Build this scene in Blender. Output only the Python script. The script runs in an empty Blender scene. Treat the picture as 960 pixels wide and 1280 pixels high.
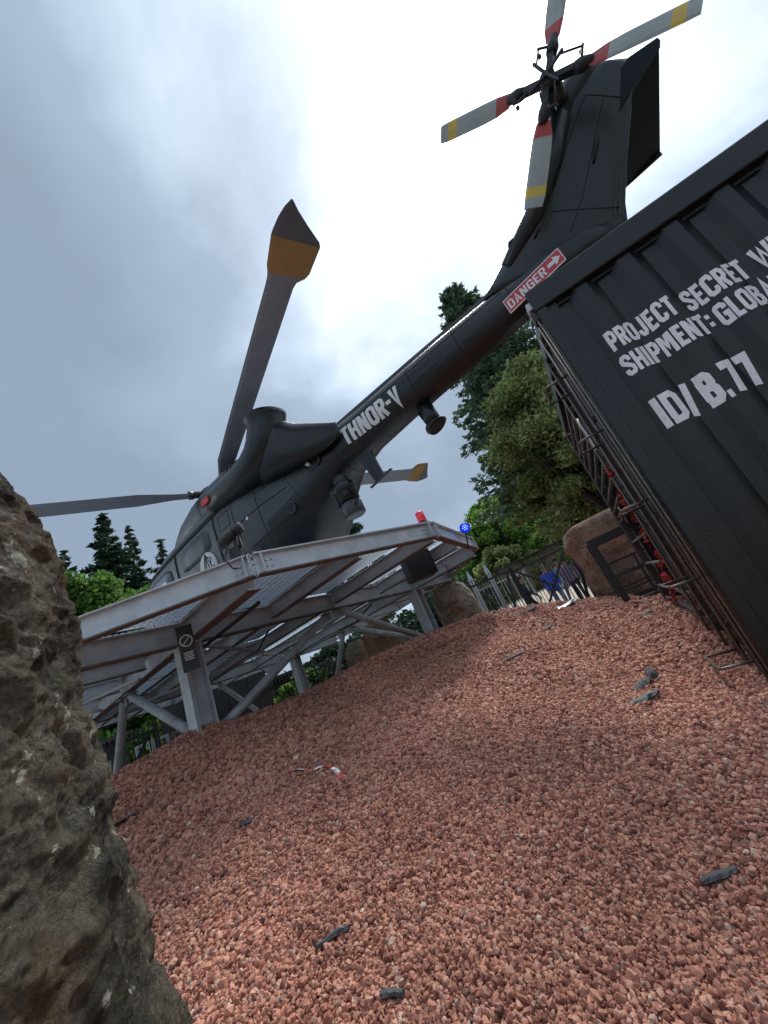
import bpy, bmesh, math, random
import numpy as np
from mathutils import Vector, Matrix
random.seed(7); RNG = np.random.default_rng(11)
sc = bpy.context.scene
COL = sc.collection

# ------------------------------------------------------------------ camera
F_PX = 475.0
CR = Vector((0.9135454576, 0.1377182844, -0.3827118641))
CU = Vector((0.4067366430, -0.3093203313, 0.8595849207))
CF = Vector((0.0, 0.9409328386, 0.3385932563))
cam_d = bpy.data.cameras.new("camera")
cam_d.sensor_fit = 'AUTO'; cam_d.sensor_width = 36.0; cam_d.lens = F_PX / 1280.0 * 36.0
cam_d.clip_start = 0.02; cam_d.clip_end = 3000
cam = bpy.data.objects.new("camera", cam_d); COL.objects.link(cam)
cam.matrix_world = Matrix(((CR.x, CU.x, -CF.x, 0), (CR.y, CU.y, -CF.y, 0), (CR.z, CU.z, -CF.z, 0), (0, 0, 0, 1)))
sc.camera = cam

def ray(px, py):
    return (CF * F_PX + CR * (px - 480) - CU * (py - 640)).normalized()
def at(px, py, hd):
    """point seen at a photo pixel, at horizontal distance hd from the camera"""
    r = ray(px, py); return r * (hd / math.hypot(r.x, r.y))
def onz(px, py, z):
    r = ray(px, py); return r * (z / r.z)
def azel(az, el, d):
    a = math.radians(az); return Vector((d * math.sin(a), d * math.cos(a), d * math.tan(math.radians(el))))

# ------------------------------------------------------------------ world, sun, exposure
sc.view_settings.view_transform = 'Standard'; sc.view_settings.look = 'None'
sc.view_settings.exposure = 1.75; sc.view_settings.gamma = 1.0; sc.view_settings.use_curve_mapping = False
SUN_AZ, SUN_EL = 30.0, 58.0
sun_dir = azel(SUN_AZ, SUN_EL, 1.0).normalized()
world = bpy.data.worlds.new("World"); sc.world = world; world.use_nodes = True
def build_world():
    nt = world.node_tree; nt.nodes.clear(); N = nt.nodes.new; K = nt.links.new
    out = N('ShaderNodeOutputWorld'); bg = N('ShaderNodeBackground'); K(bg.outputs[0], out.inputs[0])
    tc = N('ShaderNodeTexCoord')
    sky = N('ShaderNodeTexSky'); sky.sky_type = 'NISHITA'; sky.sun_disc = False
    sky.sun_elevation = math.radians(SUN_EL); sky.sun_rotation = math.radians(SUN_AZ)
    skb = N('ShaderNodeMixRGB'); skb.blend_type = 'MULTIPLY'; skb.inputs[0].default_value = 1
    K(sky.outputs[0], skb.inputs[1]); skb.inputs[2].default_value = (.06, .06, .06, 1)
    # cloud deck: project the direction onto a plane overhead so clouds stretch to the horizon
    sep = N('ShaderNodeSeparateXYZ'); K(tc.outputs['Generated'], sep.inputs[0])
    def mth(op, a, b=None, c=None, clamp=False):
        m = N('ShaderNodeMath'); m.operation = op; m.use_clamp = clamp
        for i, v in enumerate((a, b, c)):
            if v is None: continue
            if isinstance(v, (int, float)): m.inputs[i].default_value = v
            else: K(v, m.inputs[i])
        return m.outputs[0]
    zz = mth('MAXIMUM', sep.outputs[2], 0.0)
    den = mth('ADD', zz, 0.55)
    cx = mth('DIVIDE', sep.outputs[0], den); cy = mth('DIVIDE', sep.outputs[1], den)
    cb = N('ShaderNodeCombineXYZ'); K(cx, cb.inputs[0]); K(cy, cb.inputs[1])
    n1 = N('ShaderNodeTexNoise'); n1.inputs['Scale'].default_value = 1.15; n1.inputs['Detail'].default_value = 8; n1.inputs['Roughness'].default_value = .52; n1.inputs['Distortion'].default_value = .25
    n2 = N('ShaderNodeTexNoise'); n2.inputs['Scale'].default_value = .55; n2.inputs['Detail'].default_value = 3; n2.inputs['Roughness'].default_value = .4
    mp = N('ShaderNodeMapping'); mp.inputs['Location'].default_value = (5.3, 2.2, 0); K(cb.outputs[0], mp.inputs[0])
    K(mp.outputs[0], n1.inputs['Vector']); K(mp.outputs[0], n2.inputs['Vector'])
    # thin place in the cloud where the sun sits behind it
    dt = N('ShaderNodeVectorMath'); dt.operation = 'DOT_PRODUCT'; K(tc.outputs['Generated'], dt.inputs[0]); dt.inputs[1].default_value = sun_dir
    g1 = N('ShaderNodeMapRange'); g1.interpolation_type = 'SMOOTHSTEP'
    g1.inputs['From Min'].default_value = .80; g1.inputs['From Max'].default_value = 1.0; K(dt.outputs['Value'], g1.inputs['Value'])
    s = mth('MULTIPLY', n1.outputs[0], 1.35)
    s = mth('MULTIPLY_ADD', n2.outputs[0], .85, s)          # about 1.0 +- .3
    s = mth('SUBTRACT', s, 1.1)
    s = mth('MULTIPLY_ADD', g1.outputs[0], .40, mth('MULTIPLY_ADD', s, 1.75, .36))
    cr = N('ShaderNodeValToRGB'); K(s, cr.inputs[0])
    e = cr.color_ramp.elements
    e[0].position = .05; e[0].color = (.092, .116, .148, 1)
    e[1].position = 1.0; e[1].color = (1.5, 1.52, 1.55, 1)
    a = e.new(.38); a.color = (.125, .156, .196, 1)
    a = e.new(.58); a.color = (.205, .245, .295, 1)
    a = e.new(.78); a.color = (.345, .385, .43, 1)
    mx = N('ShaderNodeMixRGB'); mx.inputs[0].default_value = .93; K(skb.outputs[0], mx.inputs[1]); K(cr.outputs[0], mx.inputs[2])
    K(mx.outputs[0], bg.inputs[0]); bg.inputs[1].default_value = 1.0
build_world()
sun_data = bpy.data.lights.new("sun", 'SUN'); sun_data.energy = 1.1; sun_data.angle = math.radians(14); sun_data.color = (1, .96, .9)
sun = bpy.data.objects.new("sun", sun_data); COL.objects.link(sun)
sun.rotation_euler = sun_dir.to_track_quat('Z', 'Y').to_euler()

# ------------------------------------------------------------------ materials
def mat(name, color, rough=.6, metal=0, var=None, scale=4, bump=0, bscale=60, detail=5, emit=None, spec=.5, coat=0):
    m = bpy.data.materials.new(name); m.use_nodes = True; nt = m.node_tree; b = nt.nodes['Principled BSDF']
    b.inputs['Roughness'].default_value = rough; b.inputs['Metallic'].default_value = metal
    b.inputs['Base Color'].default_value = (*color, 1); b.inputs['Specular IOR Level'].default_value = spec
    b.inputs['Coat Weight'].default_value = coat
    tc = nt.nodes.new('ShaderNodeTexCoord')
    if var:
        n = nt.nodes.new('ShaderNodeTexNoise'); n.inputs['Scale'].default_value = scale; n.inputs['Detail'].default_value = detail; n.inputs['Roughness'].default_value = .65
        nt.links.new(tc.outputs['Object'], n.inputs['Vector'])
        r = nt.nodes.new('ShaderNodeValToRGB'); r.color_ramp.elements[0].position = .33; r.color_ramp.elements[1].position = .68
        r.color_ramp.elements[0].color = (*var, 1); r.color_ramp.elements[1].color = (*color, 1)
        nt.links.new(n.outputs[0], r.inputs[0]); nt.links.new(r.outputs[0], b.inputs['Base Color'])
        rr = nt.nodes.new('ShaderNodeMapRange'); rr.inputs['To Min'].default_value = min(1, rough * 1.25); rr.inputs['To Max'].default_value = rough * .8
        nt.links.new(n.outputs[0], rr.inputs['Value']); nt.links.new(rr.outputs[0], b.inputs['Roughness'])
    if bump:
        n = nt.nodes.new('ShaderNodeTexNoise'); n.inputs['Scale'].default_value = bscale; n.inputs['Detail'].default_value = 6
        nt.links.new(tc.outputs['Object'], n.inputs['Vector'])
        bp = nt.nodes.new('ShaderNodeBump'); bp.inputs['Strength'].default_value = bump; bp.inputs['Distance'].default_value = .02
        nt.links.new(n.outputs[0], bp.inputs['Height']); nt.links.new(bp.outputs[0], b.inputs['Normal'])
    if emit:
        b.inputs['Emission Color'].default_value = (*emit[0], 1); b.inputs['Emission Strength'].default_value = emit[1]
    return m
M = {}
M['heli'] = mat('helicopter_paint', (.0095, .0135, .0185), .36, 0, (.004, .006, .009), 2.2, .45, 5, spec=.5)
M['heli_grey'] = mat('helicopter_grey', (.060, .067, .076), .40, 0, (.030, .035, .041), 2.5, .12, 9)
M['heli_dark'] = mat('helicopter_dark_metal', (.022, .025, .03), .5, .3, (.04, .04, .045), 12)
M['seam'] = mat('seam_black', (.008, .009, .011), .7)
M['plane_dark'] = mat('tailplane_paint', (.005, .010, .018), .6, spec=.2)
M['blade'] = mat('blade_grey', (.29, .34, .43), .5, 0, (.23, .27, .35), 3)
M['galv_cap'] = mat('blade_end_grey', (.15, .18, .24), .5, 0, (.11, .13, .18), 5)
M['blade_tan'] = mat('blade_tan', (.46, .30, .10), .6, 0, (.36, .25, .11), 6)
M['tail_grey'] = mat('tail_blade_grey', (.34, .37, .36), .5, 0, (.27, .30, .30), 5)
M['tail_yellow'] = mat('tail_blade_yellow', (.62, .44, .05), .5, 0, (.5, .36, .06), 8)
M['tail_red'] = mat('tail_blade_red', (.42, .05, .05), .5, 0, (.33, .05, .05), 8)
M['glass'] = mat('dark_glass', (.06, .075, .09), .08, 0, spec=.8)
M['white'] = mat('white_print', (.86, .88, .90), .6, 0, (.70, .72, .75), 42)
M['greyprint'] = mat('pale_grey_print', (.66, .67, .67), .6, 0, (.52, .53, .54), 25)
M['red'] = mat('red_plastic', (.55, .04, .05), .4)
M['redcloth'] = mat('red_netting', (.42, .025, .03), .8, 0, (.2, .02, .02), 30)
M['pink'] = mat('faded_red_cloth', (.42, .13, .14), .8, 0, (.3, .06, .07), 10)
M['galv'] = mat('galvanised_steel', (.54, .585, .62), .5, .15, (.38, .42, .45), 6, .1, 30)
M['galv2'] = mat('galvanised_steel_dull', (.46, .50, .54), .55, .15, (.33, .36, .39), 5, .1, 30)
M['flange_bounce'] = mat('gravel_bounce_flange', (.125, .082, .068), .8, .1, (.17, .15, .145), 9, .2, 40)  # brown reflection of the gravel, put into the colour of the lower flanges
M['grating'] = mat('galvanised_grating', (.74, .80, .86), .35, .1, (.62, .68, .74), 12)
M['pipe'] = mat('galvanised_pipe', (.42, .445, .47), .45, .2, (.27, .27, .28), 7)
M['contain'] = mat('container_black_paint', (.0035, .0045, .006), .30, .0, (.0095, .0095, .0095), 5, .08, 60, spec=.5)
M['contain_end'] = mat('container_end_paint', (.026, .018, .017), .5, .0, (.045, .024, .02), 5, .15, 60)
M['slat'] = mat('pale_door_slat', (.22, .23, .22), .55, 0, (.13, .135, .13), 9)
M['rod'] = mat('lock_rod_steel', (.10, .095, .09), .4, .6, (.20, .17, .15), 14)
M['green_inner'] = mat('greenish_door_sheet', (.05, .065, .055), .6, 0, (.03, .04, .035), 6)
M['black'] = mat('black_paint', (.014, .015, .017), .5, 0, (.02, .021, .023), 8)
M['blackp'] = mat('black_plastic', (.02, .02, .022), .55)
M['bluelamp'] = mat('blue_lamp', (.01, .02, .5), .3, emit=((.005, .01, .8), .5))
M['bluespot'] = mat('blue_lamp_bulb', (.4, .6, 1), .3, emit=((.12, .3, 1), 1.6))
M['redlamp'] = mat('red_lamp', (.62, .06, .09), .25, emit=((.8, .03, .05), .06))
M['pave'] = mat('beige_paving', (.40, .34, .27), .85, 0, (.33, .285, .23), 1.5, .2, 30)
M['ground'] = mat('far_ground', (.10, .10, .07), .95, 0, (.06, .08, .035), .6, .3, 20)
M['wood'] = mat('weathered_board', (.24, .17, .11), .8, 0, (.13, .095, .07), 5, .2, 30)
M['cabin'] = mat('dark_cladding', (.02, .021, .023), .7, 0, (.032, .032, .034), 2, .1, 20)
M['mesh_silver'] = mat('silver_barrier', (.45, .47, .49), .4, .6)
M['char'] = mat('charred_scrap', (.03, .032, .036), .6, 0, (.07, .075, .08), 18, .4, 60)
M['scrap'] = mat('blue_grey_scrap', (.085, .085, .09), .9, 0, (.05, .05, .055), 18, .4, 60)
M['tape_w'] = mat('tape_white', (.75, .73, .72), .5)
M['tape_r'] = mat('tape_red', (.55, .05, .06), .5)
M['skin'] = mat('skin', (.50, .28, .20), .6)
M['bark'] = mat('bark', (.075, .055, .04), .9, 0, (.04, .03, .025), 9, .5, 20)

def leafmat(name, c1, c2, c3, trans=.25):
    m = bpy.data.materials.new(name); m.use_nodes = True; nt = m.node_tree; b = nt.nodes['Principled BSDF']
    g = nt.nodes.new('ShaderNodeNewGeometry'); r = nt.nodes.new('ShaderNodeValToRGB')
    r.color_ramp.elements[0].color = (*c1, 1); r.color_ramp.elements[1].color = (*c3, 1)
    e = r.color_ramp.elements.new(.5); e.color = (*c2, 1)
    nt.links.new(g.outputs['Random Per Island'], r.inputs[0]); nt.links.new(r.outputs[0], b.inputs['Base Color'])
    b.inputs['Roughness'].default_value = .6; b.inputs['Specular IOR Level'].default_value = .25
    t = nt.nodes.new('ShaderNodeBsdfTranslucent'); nt.links.new(r.outputs[0], t.inputs[0])
    mx = nt.nodes.new('ShaderNodeMixShader'); mx.inputs[0].default_value = trans
    nt.links.new(b.outputs[0], mx.inputs[1]); nt.links.new(t.outputs[0], mx.inputs[2])
    nt.links.new(mx.outputs[0], nt.nodes['Material Output'].inputs[0]); return m
M['leaf_dark'] = leafmat('conifer_needles', (.018, .036, .022), (.032, .062, .036), (.055, .095, .05), .15)
M['leaf_cyp'] = leafmat('cypress_foliage', (.055, .092, .058), (.09, .145, .08), (.14, .205, .105), .35)
M['leaf_olive'] = leafmat('olive_foliage', (.13, .165, .055), (.25, .295, .10), (.42, .47, .21), .5)
M['leaf_lime'] = leafmat('spring_green_leaves', (.08, .17, .03), (.17, .32, .05), (.30, .44, .10), .4)
M['leaf_mid'] = leafmat('mid_green_leaves', (.05, .115, .025), (.11, .23, .04), (.20, .34, .08), .4)

def panelmat():
    m = M['grating']; nt = m.node_tree; b = nt.nodes['Principled BSDF']; t = nt.nodes.new('ShaderNodeBsdfTranslucent'); t.inputs[0].default_value = (.80, .86, .90, 1)
    mx = nt.nodes.new('ShaderNodeMixShader'); mx.inputs[0].default_value = .6; nt.links.new(b.outputs[0], mx.inputs[1]); nt.links.new(t.outputs[0], mx.inputs[2]); nt.links.new(mx.outputs[0], nt.nodes['Material Output'].inputs[0])
panelmat()
def rockmat(name, base, dark, accent, lichen, moss=None, sc_=3.0, lich=.0):
    m = bpy.data.materials.new(name); m.use_nodes = True; nt = m.node_tree; b = nt.nodes['Principled BSDF']; N = nt.nodes.new; K = nt.links.new
    tc = N('ShaderNodeTexCoord')
    def noise(s, d=8, rgh=.65, dist=0, st=None):
        n = N('ShaderNodeTexNoise'); n.inputs['Scale'].default_value = s; n.inputs['Detail'].default_value = d; n.inputs['Roughness'].default_value = rgh; n.inputs['Distortion'].default_value = dist
        if st:
            mp = N('ShaderNodeMapping'); mp.inputs['Scale'].default_value = st; K(tc.outputs['Object'], mp.inputs[0]); K(mp.outputs[0], n.inputs['Vector'])
        else: K(tc.outputs['Object'], n.inputs['Vector'])
        return n.outputs[0]
    def ramp(src, p0, c0, p1, c1):
        r = N('ShaderNodeValToRGB'); r.color_ramp.elements[0].position = p0; r.color_ramp.elements[1].position = p1
        r.color_ramp.elements[0].color = (*c0, 1); r.color_ramp.elements[1].color = (*c1, 1); K(src, r.inputs[0]); return r.outputs[0]
    def mix(f, a, c):
        x = N('ShaderNodeMixRGB'); K(f, x.inputs[0]); K(a, x.inputs[1])
        if isinstance(c, tuple): x.inputs[2].default_value = (*c, 1)
        else: K(c, x.inputs[2])
        return x.outputs[0]
    big = noise(sc_, 12, .72, .25)
    c = ramp(big, .40, dark, .58, base)
    acc = ramp(noise(sc_ * .8, 8, .65, .4), .52, (0, 0, 0), .64, (.9, .9, .9)); c = mix(acc, c, accent)
    fine = ramp(noise(sc_ * 16, 10, .85), .42, (.38, .38, .38), .58, (1.3, 1.27, 1.2))
    x = N('ShaderNodeMixRGB'); x.blend_type = 'MULTIPLY'; x.inputs[0].default_value = .9; K(c, x.inputs[1]); K(fine, x.inputs[2]); c = x.outputs[0]
    if lich:
        lm = ramp(noise(sc_ * 2.2, 10, .7, .3), .66 - lich, (0, 0, 0), .69 - lich, (1, 1, 1)); c = mix(lm, c, lichen)
    if moss:
        mm = ramp(noise(sc_ * 1.3, 7, .6, .5), .54, (0, 0, 0), .7, (.85, .85, .85)); c = mix(mm, c, moss)
    K(c, b.inputs['Base Color']); b.inputs['Roughness'].default_value = .85; b.inputs['Specular IOR Level'].default_value = .25
    bp = N('ShaderNodeBump'); bp.inputs['Strength'].default_value = 1; bp.inputs['Distance'].default_value = .05; K(noise(sc_ * 4, 15, .75, .1), bp.inputs['Height'])
    K(bp.outputs[0], b.inputs['Normal']); return m
M['rock_big'] = rockmat('brown_boulder_rock', (.25, .228, .18), (.022, .021, .019), (.15, .105, .063), (.68, .68, .60), (.13, .125, .085), 6.0, .06)
M['rock_grey'] = rockmat('grey_boulder_rock', (.38, .345, .28), (.18, .16, .13), (.34, .20, .12), (.6, .58, .5), None, 2.6, .01)
M['rock_red'] = rockmat('red_boulder_rock', (.46, .29, .22), (.17, .14, .11), (.44, .21, .145), (.5, .45, .4), None, 2.0, .01)
M['rock_side'] = rockmat('tan_boulder_rock', (.40, .30, .19), (.20, .16, .11), (.36, .20, .12), (.4, .38, .3), None, 2.4)

# ------------------------------------------------------------------ object helpers
def tag(o, label=None, cat=None, group=None, kind=None):
    if label: o['label'] = label
    if cat: o['category'] = cat
    if group: o['group'] = group
    if kind: o['kind'] = kind
    return o
def thing(name, label, cat, loc=(0, 0, 0), rot=None, group=None, mw=None):
    o = bpy.data.objects.new(name, None); COL.objects.link(o); o.empty_display_size = .1
    if mw is not None: o.matrix_world = mw
    else:
        o.location = loc
        if rot is not None: o.rotation_euler = rot
    return tag(o, label, cat, group)
class MB:
    def __init__(s): s.v = []; s.f = []; s.mi = []; s.sm = []
    def add(s, vs, fs, mi=0, sm=False):
        k = len(s.v); s.v += [tuple(p) for p in vs]; s.f += [tuple(i + k for i in f) for f in fs]
        s.mi += [mi] * len(fs); s.sm += [sm] * len(fs); return s
    def box(s, c, d, mi=0, mw=None):
        x, y, z = d[0] / 2, d[1] / 2, d[2] / 2
        vs = [Vector((sx * x, sy * y, sz * z)) + Vector(c) for sx in (-1, 1) for sy in (-1, 1) for sz in (-1, 1)]
        if mw is not None: vs = [mw @ p for p in vs]
        return s.add(vs, [(0, 1, 3, 2), (4, 6, 7, 5), (0, 4, 5, 1), (2, 3, 7, 6), (0, 2, 6, 4), (1, 5, 7, 3)], mi)
    def frame(s, a, b, up=(0, 0, 1)):
        a = Vector(a); b = Vector(b); d = (b - a).normalized(); u = Vector(up)
        if abs(d.dot(u)) > .98: u = Vector((1, 0, 0))
        r = d.cross(u).normalized(); u = r.cross(d); return a, b, d, r, u
    def bar(s, a, b, w, h, up=(0, 0, 1), mi=0):
        a, b, d, r, u = s.frame(a, b, up)
        vs = [p + r * (sx * w / 2) + u * (sy * h / 2) for p in (a, b) for sx, sy in ((-1, -1), (1, -1), (1, 1), (-1, 1))]
        return s.add(vs, [(3, 2, 1, 0), (4, 5, 6, 7), (0, 1, 5, 4), (1, 2, 6, 5), (2, 3, 7, 6), (3, 0, 4, 7)], mi)
    def prof(s, a, b, pts, up=(0, 0, 1), mis=None, mi=0):
        a, b, d, r, u = s.frame(a, b, up); n = len(pts)
        vs = [p + r * x + u * y for p in (a, b) for x, y in pts]
        k = len(s.v); s.v += [tuple(p) for p in vs]
        for i in range(n):
            j = (i + 1) % n; s.f.append((k + i, k + j, k + n + j, k + n + i)); s.mi.append(mis[i] if mis else mi); s.sm.append(False)
        s.f.append(tuple(k + i for i in reversed(range(n)))); s.mi.append(mi); s.sm.append(False)
        s.f.append(tuple(k + n + i for i in range(n))); s.mi.append(mi); s.sm.append(False); return s
    def ibeam(s, a, b, h=.2, w=.1, tf=.012, tw=.009, mi=0, lo=1, up=(0, 0, 1)):
        x, y = w / 2, h / 2; t = tw / 2
        pts = [(-x, -y), (x, -y), (x, -y + tf), (t, -y + tf), (t, y - tf), (x, y - tf), (x, y), (-x, y), (-x, y - tf), (-t, y - tf), (-t, -y + tf), (-x, -y + tf)]
        mis = [lo, lo, mi, mi, mi, mi, mi, mi, mi, mi, mi, lo]
        return s.prof(a, b, pts, up, mis, mi)
    def tube(s, path, r, n=10, mi=0, cap=True, sm=True):
        path = [Vector(p) for p in path]; rs = r if isinstance(r, (list, tuple)) else [r] * len(path)
        rings = []; pu = None
        for i, p in enumerate(path):
            d = (path[min(i + 1, len(path) - 1)] - path[max(i - 1, 0)]).normalized()
            if pu is None:
                u = Vector((0, 0, 1)) if abs(d.z) < .9 else Vector((1, 0, 0))
            else: u = pu
            rr = d.cross(u).normalized(); u = rr.cross(d).normalized(); pu = u
            rings.append([p + (rr * math.cos(2 * math.pi * k / n) + u * math.sin(2 * math.pi * k / n)) * rs[i] for k in range(n)])
        return s.loft(rings, mi, cap, sm)
    def loft(s, rings, mi=0, cap=True, sm=True):
        n = len(rings[0]); k = len(s.v)
        for rg in rings: s.v += [tuple(p) for p in rg]
        for i in range(len(rings) - 1):
            for j in range(n):
                q = (j + 1) % n; s.f.append((k + i * n + j, k + i * n + q, k + (i + 1) * n + q, k + (i + 1) * n + j)); s.mi.append(mi); s.sm.append(sm)
        if cap:
            s.f.append(tuple(k + j for j in reversed(range(n)))); s.mi.append(mi); s.sm.append(False)
            s.f.append(tuple(k + (len(rings) - 1) * n + j for j in range(n))); s.mi.append(mi); s.sm.append(False)
        return s
    def cyl(s, a, b, r, n=14, mi=0): return s.tube([a, b], r, n, mi)
    def plate(s, poly, nrm, t, mi=0):
        nrm = Vector(nrm).normalized(); n = len(poly); P = [Vector(p) for p in poly]
        vs = [p + nrm * t / 2 for p in P] + [p - nrm * t / 2 for p in P]
        fs = [tuple(range(n)), tuple(n + i for i in reversed(range(n)))] + [(i, n + i, n + (i + 1) % n, (i + 1) % n) for i in range(n)]
        return s.add(vs, fs, mi)
    def build(s, name, mats, parent=None, fix=True, bevel=0):
        me = bpy.data.meshes.new(name); me.from_pydata(s.v, [], s.f)
        mats = mats if isinstance(mats, (list, tuple)) else [mats]
        for m in mats: me.materials.append(M[m] if isinstance(m, str) else m)
        me.polygons.foreach_set('material_index', s.mi); me.polygons.foreach_set('use_smooth', s.sm)
        if fix:
            bm = bmesh.new(); bm.from_mesh(me); bmesh.ops.recalc_face_normals(bm, faces=bm.faces); bm.to_mesh(me); bm.free()
        me.update(); o = bpy.data.objects.new(name, me); COL.objects.link(o)
        if parent is not None: o.parent = parent
        if bevel:
            bv = o.modifiers.new('bevel', 'BEVEL'); bv.width = bevel; bv.segments = 2; bv.limit_method = 'ANGLE'
        return o
def copy_tree(o, parent=None):
    c = o.copy(); COL.objects.link(c)
    if parent is not None: c.parent = parent
    for ch in list(o.children): copy_tree(ch, c)
    return c
def npmesh(name, v, f, mats, parent=None, smooth=True, mi=None):
    me = bpy.data.meshes.new(name); v = np.asarray(v, np.float32); f = np.asarray(f, np.int32); n = f.shape[1]
    me.vertices.add(len(v)); me.vertices.foreach_set('co', v.ravel())
    me.loops.add(f.size); me.loops.foreach_set('vertex_index', f.ravel())
    me.polygons.add(len(f)); me.polygons.foreach_set('loop_start', np.arange(0, f.size, n, dtype=np.int32))
    me.polygons.foreach_set('loop_total', np.full(len(f), n, np.int32))
    me.polygons.foreach_set('use_smooth', np.full(len(f), smooth, bool))
    mats = mats if isinstance(mats, (list, tuple)) else [mats]
    for m in mats: me.materials.append(M[m] if isinstance(m, str) else m)
    if mi is not None: me.polygons.foreach_set('material_index', np.asarray(mi, np.int32))
    me.update(calc_edges=True); o = bpy.data.objects.new(name, me); COL.objects.link(o)
    if parent is not None: o.parent = parent
    return o
# value noise
_tab = np.random.default_rng(3).random((64, 64, 64)).astype(np.float32)
def vnoise(p):
    p = np.asarray(p, float); i = np.floor(p).astype(int); f = p - i; f = f * f * (3 - 2 * f); r = 0
    for a in (0, 1):
        for b in (0, 1):
            for c in (0, 1):
                w = (f[..., 0] if a else 1 - f[..., 0]) * (f[..., 1] if b else 1 - f[..., 1]) * (f[..., 2] if c else 1 - f[..., 2])
                r = r + w * _tab[(i[..., 0] + a) % 64, (i[..., 1] + b) % 64, (i[..., 2] + c) % 64]
    return r * 2 - 1
def fbm(p, o=4, g=.5):
    r = 0; a = 1.; p = np.asarray(p, float)
    for k in range(o): r = r + a * vnoise(p * (2 ** k) + 7.3 * k); a *= g
    return r
def clip_poly(poly, n, d):
    """keep the side n.p <= d of a 2-D convex polygon"""
    out = []
    for i in range(len(poly)):
        a, b = poly[i], poly[(i + 1) % len(poly)]; da = n[0] * a[0] + n[1] * a[1] - d; db = n[0] * b[0] + n[1] * b[1] - d
        if da <= 0: out.append(a)
        if (da < 0 < db) or (db < 0 < da):
            t = da / (da - db); out.append((a[0] + t * (b[0] - a[0]), a[1] + t * (b[1] - a[1])))
    return out

# ------------------------------------------------------------------ blocky condensed lettering (strokes, glyph box 0..w x 0..1)
T_ = .19
GL = {
 'A': [[(.07, 0), (.25, .95), (.43, 0)], [(.19, .27), (.31, .27)]],
 'B': [[(.09, .185), (.09, .815)], [(0, .91), (.34, .91), (.42, .82), (.42, .64), (.34, .53), (.185, .53)], [(.36, .50), (.44, .42), (.44, .2), (.35, .09), (0, .09)]],
 'C': [[(.44, .66), (.44, .82), (.36, .91), (.17, .91), (.09, .82), (.09, .18), (.17, .09), (.36, .09), (.44, .18), (.44, .34)]],
 'D': [[(.09, .185), (.09, .815)], [(0, .91), (.33, .91), (.43, .80), (.43, .2), (.33, .09), (0, .09)]],
 'E': [[(.42, .91), (.09, .91), (.09, .09), (.42, .09)], [(.185, .51), (.37, .51)]],
 'G': [[(.44, .68), (.44, .82), (.36, .91), (.17, .91), (.09, .82), (.09, .18), (.17, .09), (.44, .09), (.44, .47), (.27, .47)]],
 'H': [[(.09, 0), (.09, 1)], [(.43, 0), (.43, 1)], [(.185, .5), (.335, .5)]],
 'I': [[(.09, 0), (.09, 1)]],
 'J': [[(.36, 1), (.36, .2), (.28, .09), (.16, .09), (.08, .2), (.08, .34)]],
 'L': [[(.09, 1), (.09, .09), (.40, .09)]],
 'M': [[(.09, 0), (.09, 1)], [(.53, 0), (.53, 1)], [(.165, .96), (.31, .42), (.455, .96)]],
 'N': [[(.09, 0), (.09, 1)], [(.45, 0), (.45, 1)], [(.155, .93), (.385, .07)]],
 'O': [[(.17, .09), (.09, .18), (.09, .82), (.17, .91), (.36, .91), (.44, .82), (.44, .18), (.36, .09), (.17, .09)]],
 'P': [[(.09, 0), (.09, .815)], [(0, .91), (.34, .91), (.43, .82), (.43, .56), (.34, .45), (.185, .45)]],
 'R': [[(.09, 0), (.09, .815)], [(0, .91), (.34, .91), (.43, .82), (.43, .58), (.34, .48), (.185, .48)], [(.30, .38), (.42, 0)]],
 'S': [[(.43, .68), (.43, .82), (.35, .91), (.17, .91), (.09, .82), (.09, .66), (.43, .36), (.43, .18), (.35, .09), (.17, .09), (.09, .18), (.09, .32)]],
 'T': [[(0, .91), (.44, .91)], [(.22, 0), (.22, .815)]],
 'V': [[(.06, 1), (.23, .06), (.40, 1)]],
 'W': [[(.06, 1), (.18, .06), (.32, .8), (.46, .06), (.58, 1)]],
 '7': [[(.02, .91), (.40, .91), (.20, 0)]],
 '/': [[(.06, -.03), (.26, 1.03)]], '.': [[(.0, .09), (.16, .09)]], ':': [[(0, .30), (.19, .30)], [(0, .70), (.19, .70)]], '-': [[(0, .5), (.28, .5)]],
}
GW = {'E': .42, 'L': .40, 'T': .44, 'A': .50, 'P': .51, 'R': .51, 'N': .54, 'O': .53, 'B': .53, '7': .53, 'I': .19, 'M': .62, 'W': .64, '/': .34, '.': .17, ':': .2, '-': .28, 'V': .46, ' ': .26, 'J': .46}
def stroke_quads(pl, t):
    P = [np.array(p, float) for p in pl]; closed = np.allclose(P[0], P[-1]); n = len(P); L = []; R = []
    for i in range(n):
        if closed and i in (0, n - 1): a, b, c = P[-2], P[0], P[1]
        elif i == 0: a, b, c = None, P[0], P[1]
        elif i == n - 1: a, b, c = P[-2], P[-1], None
        else: a, b, c = P[i - 1], P[i], P[i + 1]
        nn = []
        if a is not None: d = (b - a) / np.linalg.norm(b - a); nn.append(np.array([-d[1], d[0]]))
        if c is not None: d = (c - b) / np.linalg.norm(c - b); nn.append(np.array([-d[1], d[0]]))
        m = sum(nn); m = m / np.linalg.norm(m); k = (t / 2) / max(.45, m @ nn[0]); L.append(b + m * k); R.append(b - m * k)
    return [[tuple(L[i]), tuple(R[i]), tuple(R[i + 1]), tuple(L[i + 1])] for i in range(n - 1)]
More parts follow.
